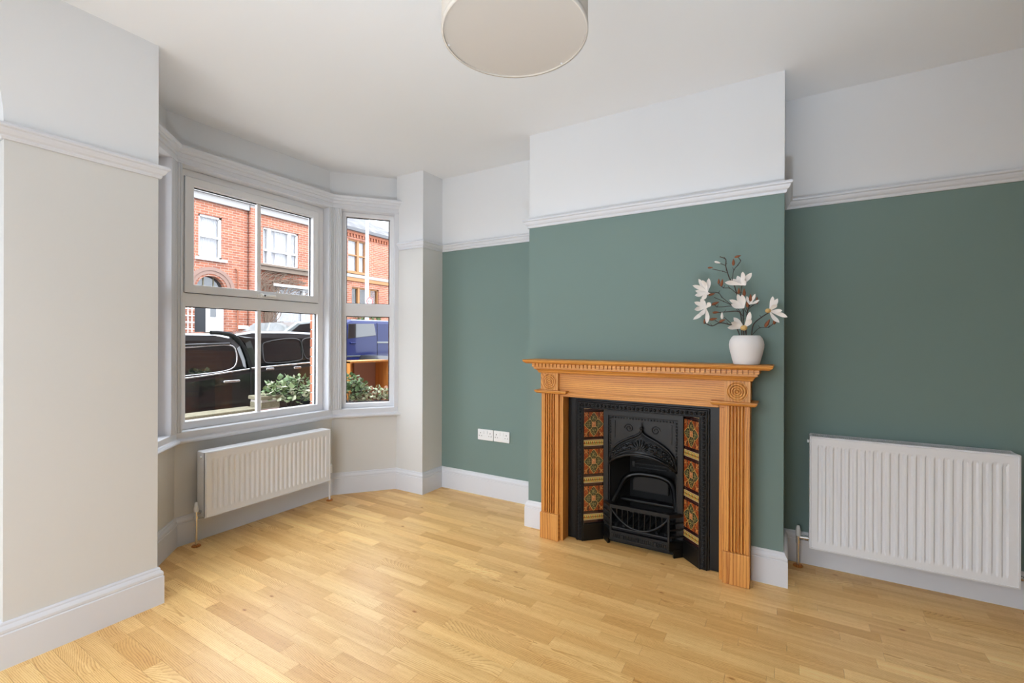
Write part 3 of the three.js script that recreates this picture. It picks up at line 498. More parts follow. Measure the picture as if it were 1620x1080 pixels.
// ------------------------------------------------------------------ radiators
function radiator(label, p, turn, W, H, y0, front, depth, ends, grilleTop) {
  const t = thing('radiator', label, 'radiator', null, p, turn), y1 = y0 + H, nf = Math.round(W / 0.0335) - 2, m = 0.033;
  // pressed front: vertical channels
  const N = nf * 10, pos = [], ys = [y0, y0 + 0.03, y0 + 0.036, y0 + 0.055, (y0 + y1) / 2, y1 - 0.06, y1 - 0.042, y1 - 0.036, y1];
  const amp = [0, 0, 0, 1, 1, 1, 0, 0, 0], edge = 0.012;
  const prof = (i) => { const f = (i % 10) / 10; return f < 0.1 ? 0 : f < 0.3 ? (f - 0.1) / 0.2 : f < 0.62 ? 1 : f < 0.82 ? (0.82 - f) / 0.2 : 0; };
  const X = (i) => i < 0 ? 0 : i > N ? W : m + (W - 2 * m) * i / N;
  const P = (i, j) => { const inside = i >= 0 && i <= N; return [X(i), ys[j], front - (inside ? 0.0075 * prof(i) * amp[j] : 0)]; };
  for (let i = -1; i <= N; i++) for (let j = 0; j < ys.length - 1; j++) { const A = P(i, j), B = P(i + 1, j), C = P(i + 1, j + 1), D = P(i, j + 1); pos.push(...A, ...B, ...C, ...A, ...C, ...D); }
  const g = new THREE.BufferGeometry(); g.setAttribute('position', new THREE.Float32BufferAttribute(pos, 3)); g.computeVertexNormals();
  mesh('front_panel', [toCreasedNormals(g, 0.5), box(0, W, y0, y1, front - 0.018, front - 0.0085)], M.enamel, t);
  mesh('front_seam', [rbox(0.004, W - 0.004, y0 + 0.004, y0 + 0.009, front - 0.004, front + 0.003, 0.002), rbox(0.004, W - 0.004, y1 - 0.009, y1 - 0.004, front - 0.004, front + 0.003, 0.002), rbox(0.004, 0.009, y0 + 0.004, y1 - 0.004, front - 0.004, front + 0.003, 0.002), rbox(W - 0.009, W - 0.004, y0 + 0.004, y1 - 0.004, front - 0.004, front + 0.003, 0.002)], M.enamel, t);
  mesh('back_panel', rbox(0.004, W - 0.004, y0 + 0.005, y1 - 0.01, front - depth, front - depth + 0.012, 0.004), M.enamel, t);
  for (const x of [0, W - 0.012]) mesh('side_panel', rbox(x, x + 0.012, y0 + 0.004, y1, front - depth - 0.002, front - 0.004, 0.005), M.enamel, t);
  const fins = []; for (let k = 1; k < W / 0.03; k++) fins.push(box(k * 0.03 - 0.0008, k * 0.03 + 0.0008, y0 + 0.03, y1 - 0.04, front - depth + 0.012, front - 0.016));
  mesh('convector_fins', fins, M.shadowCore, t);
  const gl = [];
  if (grilleTop) { for (let k = 0; k < (W - 0.03) / 0.0085; k++) gl.push(box(0.016 + k * 0.0085, 0.0205 + k * 0.0085, y1 - 0.004, y1 + 0.001, front - depth + 0.01, front - 0.008)); gl.push(box(0.006, W - 0.006, y1 - 0.003, y1 + 0.0005, front - depth * 0.52, front - depth * 0.46), box(0.004, W - 0.004, y1 - 0.004, y1 + 0.002, front - depth - 0.002, front - depth + 0.012), box(0.004, W - 0.004, y1 - 0.004, y1 + 0.002, front - 0.014, front - 0.002)); }
  else gl.push(rbox(0.004, W - 0.004, y1 - 0.006, y1 + 0.001, front - depth, front - 0.004, 0.003));
  mesh('top_grille', gl, grilleTop ? M.grille : M.enamel, t);
  for (const s of [0, 1]) {
    const e = ends[s], xe = s ? W : 0, d = s ? 1 : -1, px = e.x, zc = front - depth / 2, yv = y0 + 0.035;
    const v = mesh('valve', [bar([xe, yv, zc], [px, yv, zc], 0.008), new THREE.CylinderGeometry(0.0125, 0.0125, 0.016, 6).rotateZ(Math.PI / 2).translate(xe + d * 0.013, yv, zc), new THREE.CylinderGeometry(0.011, 0.011, 0.03, 12).translate(px, yv - 0.004, zc), new THREE.CylinderGeometry(0.0125, 0.0125, 0.014, 6).translate(px, yv - 0.026, zc), new THREE.CylinderGeometry(0.0105, 0.0105, 0.01, 12).rotateZ(Math.PI / 2).translate((xe + px) / 2 + d * 0.004, yv, zc)], M.chrome, t);
    mesh('valve_cap', e.trv ? [new THREE.CylinderGeometry(0.019, 0.021, 0.06, 20).translate(px, yv + 0.045, zc), new THREE.CylinderGeometry(0.015, 0.019, 0.01, 20).translate(px, yv + 0.079, zc)] : [lathe([[0.0001, 0.06], [0.008, 0.058], [0.0105, 0.045], [0.014, 0.02], [0.0135, 0.005], [0.011, 0.0]], 16).translate(px, yv + 0.006, zc)], M.plastic, v);
    mesh('pipe', bar([px, 0.002, zc], [px, yv - 0.03, zc], 0.0075, 14), e.white ? M.plastic : M.chrome, t);
    mesh('pipe_collar', lathe([[0.0085, 0.0], [0.024, 0.0], [0.026, 0.003], [0.022, 0.008], [0.0085, 0.009]], 24).translate(px, 0.001, zc), M.collar, t);
    mesh('air_vent', [new THREE.CylinderGeometry(0.009, 0.009, 0.012, 12).rotateZ(Math.PI / 2).translate(xe + d * 0.004, y1 - 0.035, zc)], M.plastic, t);
  }
  return t;
}
radiator('low white panel radiator under the bay window', [1.467, 0, -3.232], 0, 0.905, 0.405, 0.172, 0.157, 0.1, [{ x: -0.028 }, { x: 0.935, trv: true, white: true }], false);
radiator('tall white panel radiator on the green alcove wall', [XW, 0, 0.102], -Math.PI / 2, 0.82, 0.618, 0.132, 0.125, 0.1, [{ x: -0.052 }, { x: 0.87, trv: true }], true);

// ------------------------------------------------------------------ sockets
for (const [z, lab] of [[-2.136, 'white double wall socket nearer the corner'], [-1.980, 'white double wall socket nearer the chimney breast']]) {
  const t = thing('wall_socket', lab, 'socket', null, [XW, 0.499, z], -Math.PI / 2);
  mesh('plate', rbox(-0.0755, 0.0755, -0.0445, 0.0445, 0.0, 0.0135, 0.004, 3), M.plastic, t);
  for (const s of [-1, 1]) {
    mesh('rocker', rbox(s * 0.016 - 0.0065, s * 0.016 + 0.0065, 0.008, 0.033, 0.012, 0.017, 0.002), M.plastic, t);
    mesh('pin_holes', [box(s * 0.047 - 0.0025, s * 0.047 + 0.0025, 0.009, 0.019, 0.0125, 0.014), box(s * 0.047 - 0.0145, s * 0.047 - 0.0075, -0.012, -0.0075, 0.0125, 0.014), box(s * 0.047 + 0.0075, s * 0.047 + 0.0145, -0.012, -0.0075, 0.0125, 0.014)], M.hole, t);
  }
  for (const s of [-1, 1]) mesh('screw', new THREE.CylinderGeometry(0.003, 0.003, 0.001, 10).rotateX(Math.PI / 2).translate(s * 0.06, -0.0, 0.0138), M.grille, t);
}
// ------------------------------------------------------------------ pendant lamp (switched off)
{
  const t = thing('pendant_lamp', 'beige fabric drum pendant lamp hanging from the ceiling', 'lamp', null, [1.237, 2.22, -0.735]);
  const r = 0.225, h = 0.25;
  mesh('shade', lathe([[r - 0.003, 0.0], [r, 0.0], [r, h], [r - 0.003, h], [r - 0.003, 0.0]], 72), M.shade, t);
  mesh('rim_band', lathe([[r - 0.004, -0.001], [r + 0.0015, -0.001], [r + 0.0015, 0.012], [r - 0.004, 0.012], [r - 0.004, -0.001]], 72), M.shade, t);
  mesh('diffuser', lathe([[0.0001, 0.006], [r - 0.0045, 0.004], [r - 0.0045, 0.010], [0.0001, 0.010]], 72), M.diffuser, t);
  for (const a of [0.3, 2.5, 4.4]) mesh('clip', rbox(-0.003, 0.003, 0.0, 0.006, -0.003, 0.003, 0.001).translate(Math.cos(a) * (r - 0.008), 0.001, Math.sin(a) * (r - 0.008)), M.grille, t);
  mesh('spider', [0, 1, 2].map((k) => bar([0, h - 0.03, 0], [Math.cos(k * 2.094) * r, h - 0.005, Math.sin(k * 2.094) * r], 0.002)), M.cord, t);
  mesh('lamp_holder', new THREE.CylinderGeometry(0.02, 0.02, 0.07, 20).translate(0, h - 0.04, 0), M.plastic, t);
  mesh('cord', bar([0, h - 0.01, 0], [0, CEIL - 2.22 - 0.02, 0], 0.003), M.cord, t);
  mesh('ceiling_rose', lathe([[0.0001, -0.03], [0.02, -0.028], [0.035, -0.016], [0.042, 0]], 28).translate(0, CEIL - 2.22, 0), M.plastic, t);
}

// ------------------------------------------------------------------ small floor uplighter below the camera that brightens the ceiling
{
  const t = thing('floor_uplighter', 'small white floor uplighter standing below the camera', 'lamp', null, [-0.03, 0, 0.02]);
  mesh('can', lathe([[0.0001, 0.0], [0.1, 0.0], [0.1, 0.24], [0.094, 0.24], [0.094, 0.2], [0.0001, 0.2]], 36), M.plastic, t);
  mesh('lens', new THREE.CircleGeometry(0.09, 32).rotateX(-Math.PI / 2).translate(0, 0.225, 0), S({ color: 0xffffff, emissive: 0xffffff, emissiveIntensity: 2 }), t);
  const l = new THREE.SpotLight(lin(0.83, 1.0, 1.21), 12.8, 0, rad(46), 1, 2); l.position.set(0, 0.25, 0); l.target.position.set(1.45, 2.685, -0.75); l.castShadow = true; l.shadow.radius = 5; t.add(l, l.target);
}
// ------------------------------------------------------------------ vase and magnolia sprays on the shelf
{
  const v = mesh('vase', lathe([[0.0001, 0.0], [0.056, 0.0], [0.061, 0.003], [0.066, 0.02], [0.075, 0.055], [0.082, 0.088], [0.083, 0.105], [0.080, 0.122], [0.073, 0.138], [0.064, 0.149], [0.060, 0.1505], [0.056, 0.148], [0.066, 0.135], [0.076, 0.105], [0.066, 0.05], [0.05, 0.012], [0.0001, 0.01]], 56), M.vase);
  v.position.set(2.69, 1.1528, -0.188); tag(v, 'rounded white matte vase at the right end of the mantel shelf', 'vase');
}
// a petal: spoon-shaped, thick in the middle, from base to tip
function petal(base, tip, w, n, cup = 0.25) {
  const A = V(...base), B = V(...tip), d = B.clone().sub(A), l = d.length(), nn = V(...n), side = d.clone().cross(nn).normalize(), up = side.clone().cross(d).normalize(), pos = [];
  const NS = 8, NT = 4, pt = (i, j, f) => {
    const s = i / NS, t = j / NT * 2 - 1, hw = w * 0.8 * Math.pow(Math.sin(Math.PI * Math.min(1, 0.05 + 0.95 * Math.pow(s, 1.5))), 0.8) * (i === NS ? 0.15 : 1);
    return A.clone().addScaledVector(d, s).addScaledVector(side, t * hw).addScaledVector(up, cup * hw * t * t + l * 0.16 * Math.sin(Math.PI * s) * -1 + f * 0.0011 * (1 - t * t)).toArray();
  };
  for (const f of [-1, 1]) for (let i = 0; i < NS; i++) for (let j = 0; j < NT; j++) { const a = pt(i, j, f), b = pt(i + 1, j, f), c = pt(i + 1, j + 1, f), e = pt(i, j + 1, f); if (f > 0) pos.push(...a, ...b, ...c, ...a, ...c, ...e); else pos.push(...a, ...c, ...b, ...a, ...e, ...c); }
  const g = new THREE.BufferGeometry(); g.setAttribute('position', new THREE.Float32BufferAttribute(pos, 3)); g.computeVertexNormals(); return toCreasedNormals(g, 1.0);
}
// sprays: points are [z, y] in the plane of the shelf, with a depth x each
const XM = 2.69;
const spray = (label, lines, flowers, buds) => {
  const t = thing('magnolia_branch', label, 'flower branch', 'magnolia branches in the vase');
  const q = (p, dx) => [p[2] ?? XM + dx, p[1], p[0]];
  lines.forEach((l, i) => mesh(i ? 'side_twig' : 'stem', [tube(l.map((p, k) => q(p, -0.012 * Math.sin(k * 1.3 + i))), i ? 0.0017 : 0.0026, l.length * 6, 6), ...l.slice(1, -1).map((p, k) => ball(...q(p, -0.012 * Math.sin((k + 1) * 1.3 + i)), 0.0034, 6, 5)), ...(l.length > 3 ? l.slice(1, -1).map((p, k) => { const a = q(p, -0.012 * Math.sin((k + 1) * 1.3 + i)); return bar(a, [a[0] - 0.006, a[1] + 0.012, a[2] + (k % 2 ? 0.007 : -0.007)], 0.0011, 5); }) : [])], M.twig, t));
  for (const f of flowers) {
    const c = [f.x ?? XM - 0.02, f.c[1], f.c[0]], fl = new THREE.Group(); fl.name = 'flower'; t.add(fl);
    f.tips.forEach((p, k) => mesh('petal', petal(c, [c[0] + (p[2] ?? -0.01), p[1], p[0]], f.w ?? 0.0135, [-0.9, 0.25 * (k % 2 ? 1 : -1), 0.3 * (k % 3 - 1)]), M.petal, fl));
    if (f.heart) mesh('calyx', new THREE.SphereGeometry(f.heart, 12, 10).scale(1, 0.85, 1).translate(c[0] - 0.006, c[1] + (f.dy ?? 0), c[2] + (f.dz ?? 0)), M.calyx, fl);
  }
  for (const b of buds) {
    const ang = b[3] ?? 0, w = b[4] === 'white', g = lathe([[0.0001, -0.016], [0.0045, -0.013], [0.0068, -0.005], [0.006, 0.003], [0.003, 0.013], [0.0001, 0.019]], 10).scale(b[2] ?? 1, b[2] ?? 1, b[2] ?? 1).rotateX(ang);
    mesh(w ? 'white_bud' : 'bud', g.translate(XM - 0.01 + 0.008 * Math.sin(b[0] * 90), b[1], b[0]), w ? M.petal : M.bud, t);
  }
};
spray('tallest magnolia branch rising to dark buds above the other flowers',
  [[[-0.199, 1.17], [-0.199, 1.292], [-0.203, 1.382], [-0.206, 1.447], [-0.235, 1.525], [-0.25, 1.578], [-0.265, 1.598], [-0.279, 1.639], [-0.289, 1.678], [-0.289, 1.711], [-0.316, 1.725]], [[-0.256, 1.588], [-0.247, 1.649], [-0.23, 1.674], [-0.218, 1.698], [-0.23, 1.716]], [[-0.279, 1.635], [-0.303, 1.647], [-0.355, 1.664]], [[-0.287, 1.675], [-0.316, 1.692]], [[-0.235, 1.525], [-0.27, 1.556], [-0.297, 1.558], [-0.321, 1.576]], [[-0.222, 1.49], [-0.214, 1.53], [-0.209, 1.566]]],
  [{ c: [-0.209, 1.566], tips: [[-0.288, 1.582, -0.02], [-0.259, 1.6, 0.01], [-0.232, 1.618, 0.02], [-0.203, 1.632, -0.02], [-0.163, 1.626, 0.0], [-0.186, 1.578, -0.03]], w: 0.016 }],
  [[-0.329, 1.696, 0.95, 1.9, 'white'], [-0.25, 1.688, 1.1], [-0.23, 1.716, 0.95, 1.3], [-0.362, 1.668, 0.8, 1.6], [-0.321, 1.592, 0.9], [-0.305, 1.582, 1.2, 0.2]]);
spray('magnolia branch reaching left with the two large white blooms',
  [[[-0.208, 1.17], [-0.208, 1.292], [-0.217, 1.421], [-0.229, 1.431], [-0.294, 1.43], [-0.342, 1.425]], [[-0.203, 1.402], [-0.241, 1.454], [-0.33, 1.458], [-0.348, 1.471], [-0.385, 1.455]], [[-0.252, 1.46], [-0.306, 1.509], [-0.324, 1.533], [-0.379, 1.539]], [[-0.241, 1.454], [-0.30, 1.487], [-0.345, 1.51]]],
  [{ c: [-0.376, 1.537], tips: [[-0.449, 1.577], [-0.44, 1.55, 0.02], [-0.42, 1.612, 0.0], [-0.396, 1.6, -0.03], [-0.368, 1.612, 0.0], [-0.436, 1.52, -0.02], [-0.401, 1.495, -0.01], [-0.364, 1.522, -0.04]], w: 0.0145 },
    { c: [-0.383, 1.452], tips: [[-0.44, 1.486], [-0.41, 1.41, -0.03], [-0.436, 1.444, -0.03], [-0.446, 1.39], [-0.407, 1.503, -0.01], [-0.356, 1.478, -0.03], [-0.376, 1.367, -0.01]], w: 0.0155 }],
  [[-0.355, 1.525, 1.0, 1.3], [-0.336, 1.428, 1.0, 1.5], [-0.339, 1.476, 1.2, 1.2]]);
spray('low magnolia branch with small brown buds at the left',
  [[[-0.214, 1.17], [-0.217, 1.292], [-0.24, 1.351], [-0.276, 1.364], [-0.318, 1.372], [-0.354, 1.356], [-0.391, 1.373]], [[-0.252, 1.36], [-0.294, 1.401]], [[-0.318, 1.372], [-0.34, 1.386]]],
  [], [[-0.303, 1.408, 1.1, 0, 'white'], [-0.303, 1.382, 1.0, 1.2], [-0.348, 1.392, 1.15, 1.4], [-0.391, 1.38, 0.9]]);
spray('magnolia branch with single white bloom leaning right past the chimney breast edge',
  [[[-0.175, 1.17], [-0.165, 1.292], [-0.154, 1.362], [-0.121, 1.396], [-0.088, 1.42]], [[-0.16, 1.308], [-0.126, 1.343], [-0.087, 1.346], [-0.06, 1.373]]],
  [{ c: [-0.083, 1.426], tips: [[-0.068, 1.5], [-0.046, 1.487, -0.02], [-0.05, 1.455, -0.03], [-0.027, 1.427, -0.01], [-0.004, 1.393], [-0.039, 1.366, -0.02]], w: 0.0135, heart: 0.0135, dz: -0.006, dy: 0.002 }],
  [[-0.093, 1.364, 1.35, 0.5], [-0.06, 1.376, 1.15, 0.2]]);
spray('short central magnolia branch with bloom resting on the vase rim',
  [[[-0.188, 1.17], [-0.188, 1.292], [-0.188, 1.382], [-0.183, 1.433], [-0.169, 1.484]], [[-0.188, 1.3], [-0.195, 1.344]], [[-0.186, 1.42], [-0.2, 1.446], [-0.205, 1.5]], [[-0.181, 1.44], [-0.16, 1.46], [-0.14, 1.475]]],
  [{ c: [-0.197, 1.342], tips: [[-0.271, 1.343, -0.04], [-0.246, 1.398, 0.0], [-0.252, 1.37, -0.05], [-0.168, 1.425, -0.01], [-0.161, 1.383, -0.03]], w: 0.0165, heart: 0.0165, x: 2.655 },
    { c: [-0.2, 1.446], tips: [[-0.267, 1.491], [-0.258, 1.466, -0.02], [-0.229, 1.519], [-0.207, 1.515, -0.02]], w: 0.015 },
    { c: [-0.174, 1.464], tips: [[-0.146, 1.516], [-0.127, 1.483, -0.02], [-0.186, 1.508, 0.01], [-0.158, 1.48, -0.03]], w: 0.009 }],
  [[-0.223, 1.534, 1.0], [-0.199, 1.527, 1.2], [-0.169, 1.496, 1.2], [-0.14, 1.482, 1.1], [-0.184, 1.468, 1.2]]);

// ------------------------------------------------------------------ outside: ground
const GY = -0.42;
{
  const g = mesh('ground', [box(-40, 60, GY - 0.2, GY, -60, -11.6), box(-40, 60, GY - 0.2, GY - 0.08, -11.6, -6.0)], M.road); g.userData.kind = 'structure'; tag(g, 'grey street surface between the terraces', 'road');
  const p = mesh('pavement', [box(-40, 60, GY - 0.2, GY, -6.0, 40)], M.paving); p.userData.kind = 'structure'; tag(p, 'pale paved ground in front of and beside the house', 'pavement');
}
{
  const p = mesh('terrace', box(-7, XL - 0.27, GY, -0.03, -4.2, 3.4), M.terrace); p.userData.kind = 'structure'; tag(p, 'pale stone terrace outside the glazed doors', 'terrace');
}
{
  const h = structG('wall_outside', 'brick outer front of this house and the next one', 'wall');
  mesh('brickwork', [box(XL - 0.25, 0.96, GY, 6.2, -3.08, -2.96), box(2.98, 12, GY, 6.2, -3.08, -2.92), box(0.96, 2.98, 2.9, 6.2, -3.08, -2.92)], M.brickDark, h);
}
// low garden wall with brick end pier
{
  const w = thing('garden_wall', 'low garden wall with pale stone coping outside the large window', 'garden wall');
  mesh('wall_body', box(0.4, 2.88, GY, 0.49, -5.1, -4.92), M.stone, w);
  mesh('coping', rbox(0.38, 2.88, 0.49, 0.543, -5.14, -4.88, 0.012, 2), M.stone, w);
  const pw = thing('planter_wall', 'low brick wall behind the ivy right of the pier', 'planter wall'); mesh('brickwork', box(3.14, 5.6, GY, 0.34, -5.1, -4.92), M.brick, pw); mesh('coping', rbox(3.14, 5.6, 0.34, 0.37, -5.12, -4.9, 0.008), M.stone, pw);
  const p = thing('gate_pier', 'short brick pier with flat cap where the garden wall ends', 'brick pier');
  mesh('core', box(2.905, 3.105, GY, 0.62, -5.12, -4.91), M.mortar, p);
  for (let k = 0; k < 13; k++) for (const s of k % 2 ? [[2.9, 3.0], [3.01, 3.11]] : [[2.9, 3.11]]) mesh('brick', rbox(s[0], s[1], GY + 0.01 + k * 0.078, GY + 0.076 + k * 0.078, -5.125, -4.905, 0.003, 1), [M.brickC, M.stone, M.brickA][Math.floor(hash(k, s[0] * 10 | 0, 6) * 3)], p);
  mesh('cap', rbox(2.885, 3.125, 0.62, 0.66, -5.14, -4.89, 0.008), M.stone, p);
}
// shrubs
function leafGeo(p, s, yaw, pit, n = 1) {
  const sh = []; const L = s, w = s * 0.42, t = s * 0.05;
  const P = [[0, 0, 0], [w, L * 0.35, t], [w * 0.8, L * 0.65, 0], [0, L, -t], [-w * 0.8, L * 0.65, 0], [-w, L * 0.35, t], [0, L * 0.5, -t * 1.6]];
  for (let k = 0; k < 6; k++) sh.push(...P[k], ...P[(k + 1) % 6], ...P[6]);
  const g = new THREE.BufferGeometry(); g.setAttribute('position', new THREE.Float32BufferAttribute(sh, 3)); g.computeVertexNormals();
  return g.rotateX(pit).rotateY(yaw).translate(...p);
}
function shrub(label, c, r, n, mats, size) {
  const t = thing('shrub', label, 'shrub'), l = mats.map(() => []), st = [];
  for (let k = 0; k < n; k++) {
    const a = rr(0, 6.283), u = rr(-0.6, 1), d = Math.pow(rnd(), 0.35), h = Math.sqrt(Math.max(0, 1 - u * u));
    const p = [c[0] + r[0] * d * h * Math.cos(a), c[1] + r[1] * d * u, c[2] + r[2] * d * h * Math.sin(a)];
    l[Math.floor(Math.pow(rnd(), 1.2) * mats.length)].push(leafGeo(p, size * rr(0.7, 1.3), rr(0, 6.28), rr(0.3, 2.2)));
    if (k % 9 === 0) st.push(bar([c[0] + 0.2 * (p[0] - c[0]), c[1] - r[1] * 0.9, c[2]], p, 0.003, 5));
  }
  mesh('stems', st, M.twig, t);
  l.forEach((x, i) => { if (x.length) mesh('foliage', x, mats[i], t).userData.kind = 'stuff'; });
}
shrub('variegated ivy bush spilling over the brick pier outside the large window', [3.28, 0.66, -4.95], [0.33, 0.2, 0.16], 420, [M.leafB, M.leafA, M.leafC], 0.06);
shrub('green shrub at the left of the narrow window pane', [4.1, 0.62, -4.95], [0.3, 0.2, 0.16], 420, [M.leafA, M.leafB, M.leafA], 0.055);
shrub('pale and brown leaved ground ivy below the wooden cabinet', [4.5, 0.5, -4.9], [0.45, 0.13, 0.16], 460, [M.leafC, M.leafB, M.leafD], 0.05);
// wooden cabinet left outside
{
  const t = thing('wooden_cabinet', 'open orange wooden cabinet standing outside the narrow window', 'cabinet', null, [4.5, GY, -5.75]);
  const w = 0.76, h = 1.39;
  mesh('side_panel', box(0, 0.02, 0, h, 0, 0.34), M.ply, t); mesh('side_panel', box(w - 0.02, w, 0, h, 0, 0.34), M.ply, t);
  mesh('top_panel', box(0, w, h - 0.025, h, 0, 0.345), M.ply, t); mesh('shelf', box(0.02, w - 0.02, 0.7, 0.72, 0.01, 0.33), M.ply, t);
  mesh('back_panel', box(0.02, w * 0.42, 0, h - 0.02, 0, 0.012), M.ply, t); mesh('inner_panel', box(w * 0.42, w - 0.02, 0, h - 0.02, 0, 0.05), M.plyPink, t);
}
// ------------------------------------------------------------------ vehicles
function wheel(x, z, r = 0.36, y = GY - 0.08) { return [new THREE.CylinderGeometry(r, r, 0.24, 28).rotateX(Math.PI / 2).translate(x, y + r, z)]; }
{
  const t = thing('pickup_truck', 'black double cab pickup truck with load bed canopy parked outside the window', 'truck', null);
  const zs = -6.0, zb = -7.86, k = 1.02, K = (p) => p.map(([x, y]) => [x * k, 1.27 + (y - 1.27) * k]);
  const body = plate([[0.2, 0.12], [0.28, 0.5], [0.5, 0.66], [1.25, 0.78], [2.62, 0.828], [3.39, 0.905], [4.3, 0.95], [4.84, 0.97], [4.88, 0.6], [4.86, 0.16], [4.62, 0.1], [4.5, 0.34], [4.18, 0.46], [3.85, 0.34], [3.72, 0.06], [1.5, 0.04], [1.38, 0.3], [1.05, 0.42], [0.72, 0.3], [0.6, 0.08]], zb, zs, [], 0.06);
  mesh('body', body, M.carBlack, t);
  mesh('cab', plate(K([[1.05, 0.76], [1.75, 1.25], [2.0, 1.335], [2.6, 1.352], [2.95, 1.352], [3.17, 1.31], [3.27, 1.22], [3.345, 1.02], [3.37, 0.86]]), zb + 0.06, zs - 0.06, [], 0.09), M.carBlack, t);
  mesh('canopy', plate(K([[3.40, 0.88], [3.36, 1.02], [3.29, 1.22], [3.17, 1.34], [3.4, 1.388], [3.9, 1.395], [4.5, 1.38], [4.68, 1.33], [4.76, 0.94]]), zb + 0.06, zs - 0.06, [], 0.09), M.carBlack, t);
  mesh('roof_gap_seal', tube(K([[2.9, 1.362], [3.0, 1.36], [3.17, 1.325], [3.28, 1.21], [3.35, 1.05], [3.39, 0.89]]).map(([x, y]) => [x, y, zs - 0.09]), 0.024, 30, 8), M.rubber, t);
  const cw = K([[1.75, 0.83], [2.62, 0.86], [3.08, 0.9], [3.16, 0.94], [3.19, 1.02], [3.165, 1.17], [3.12, 1.205], [2.62, 1.185], [2.1, 1.17]]);
  mesh('door_window', plate(cw, zs - 0.075, zs - 0.052, [], 0.005), M.carGlass, t);
  mesh('window_trim', tube(cw.map(([x, y]) => [x, y, zs - 0.05]), 0.009, 80, 6, true), M.chrome, t);
  mesh('rain_visor', tube(K([[2.2, 1.2], [2.62, 1.212], [3.1, 1.228]]).map(([x, y]) => [x, y, zs - 0.05]), 0.016, 20, 6), M.carGlass, t);
  const cn = K([[3.525, 1.22], [3.54, 1.0], [3.57, 0.975], [4.08, 1.0], [4.1, 1.03], [4.05, 1.27], [3.56, 1.242]]);
  mesh('canopy_window', plate(cn, zs - 0.075, zs - 0.052, [], 0.005), M.carGlass, t);
  const cn2 = K([[4.1, 1.272], [4.145, 1.03], [4.18, 1.005], [4.62, 1.02], [4.6, 1.25], [4.55, 1.28]]);
  mesh('canopy_window', plate(cn2, zs - 0.075, zs - 0.052, [], 0.005), M.carGlass, t);
  mesh('canopy_window_trim', [tube(cn.map(([x, y]) => [x, y, zs - 0.05]), 0.007, 70, 6, true), tube(cn2.map(([x, y]) => [x, y, zs - 0.05]), 0.007, 70, 6, true)], M.carBlack, t);
  mesh('belt_trim', [tube([[1.6, 0.80, zs], [2.62, 0.826, zs], [3.385, 0.898, zs]], 0.011, 20, 6), tube([[3.41, 0.905, zs], [4.28, 0.946, zs], [4.8, 0.96, zs]], 0.012, 20, 6)], M.chrome, t);
  mesh('door_seam', [tube([[3.405, 0.9, zs + 0.001], [3.41, 0.5, zs + 0.001], [3.415, 0.1, zs + 0.001]], 0.008, 10, 6), tube([[2.35, 0.82, zs + 0.001], [2.34, 0.4, zs + 0.001], [2.3, 0.06, zs + 0.001]], 0.005, 10, 6)], M.rubber, t);
  for (const x of [3.05, 2.0]) mesh('door_handle', [rbox(x, x + 0.2, 0.742, 0.772, zs + 0.012, zs + 0.04, 0.012, 3).rotateZ(0.0), rbox(x + 0.01, x + 0.03, 0.745, 0.77, zs - 0.005, zs + 0.02, 0.004), rbox(x + 0.17, x + 0.19, 0.745, 0.77, zs - 0.005, zs + 0.02, 0.004)], M.chrome, t);
  for (const x of [3.6, 4.0]) mesh('bed_clip', rbox(x, x + 0.11, 0.87, 0.9, zs - 0.01, zs + 0.025, 0.008), M.chrome, t);
  for (const [x, z] of [[1.05, -6.2], [1.05, -7.66], [4.18, -6.2], [4.18, -7.66]]) { const w = mesh('wheel', wheel(x, z), M.rubber, t); mesh('rim', new THREE.CylinderGeometry(0.22, 0.22, 0.25, 20).rotateX(Math.PI / 2).translate(x, GY + 0.28, z), M.carSilver, w); }
}
{
  const t = thing('van', 'blue van with dark windows parked across the street', 'van');
  const z0 = -10.5, zs = -8.6;
  mesh('body', plate([[6.97, -0.2], [6.95, 0.9], [6.97, 1.45], [7.02, 1.68], [7.2, 1.76], [9.8, 1.8], [10.6, 1.35], [11.4, 0.95], [11.6, 0.4], [11.5, -0.2]], z0, zs, [], 0.09), M.carBlue, t);
  mesh('side_window', plate([[7.08, 1.315], [7.92, 1.40], [7.85, 1.68], [7.1, 1.655]], zs - 0.01, zs + 0.008, [], 0.004), M.carGlass, t);
  mesh('side_window', plate([[8.6, 1.33], [9.7, 1.38], [9.6, 1.69], [8.7, 1.69]], zs - 0.01, zs + 0.008, [], 0.004), M.carGlass, t);
  mesh('door_rail', rbox(7.95, 9.3, 1.21, 1.25, zs - 0.01, zs + 0.01, 0.004), M.carSilver, t);
  mesh('rub_strip', rbox(7.05, 7.8, 0.9, 0.93, zs - 0.01, zs + 0.012, 0.004), M.carSilver, t);
  mesh('door_handle', rbox(7.14, 7.3, 1.2, 1.235, zs - 0.01, zs + 0.03, 0.008), M.carBlue, t);
  mesh('door_seam', [bar([7.95, 1.7, zs + 0.002], [7.98, -0.1, zs + 0.002], 0.006)], M.rubber, t);
  for (const x of [7.5, 10.6]) mesh('wheel', wheel(x, zs - 0.12, 0.33), M.rubber, t);
}
{
  const t = thing('hatchback_car', 'silver car roof showing behind the pickup canopy', 'car');
  mesh('body', plate([[3.0, -0.2], [3.05, 0.7], [4.6, 0.95], [5.5, 1.26], [5.72, 1.475], [5.99, 1.66], [6.3, 1.7], [6.72, 1.67], [6.86, 1.2], [6.88, -0.2]], -10.5, -8.8, [], 0.08), M.carSilver, t);
  mesh('side_window', plate([[5.74, 1.40], [6.02, 1.61], [6.3, 1.65], [6.66, 1.62], [6.72, 1.32]], -8.81, -8.79, [], 0.004), M.carGlass, t);
  for (const x of [3.8, 6.2]) mesh('wheel', wheel(x, -8.95, 0.33), M.rubber, t);
}
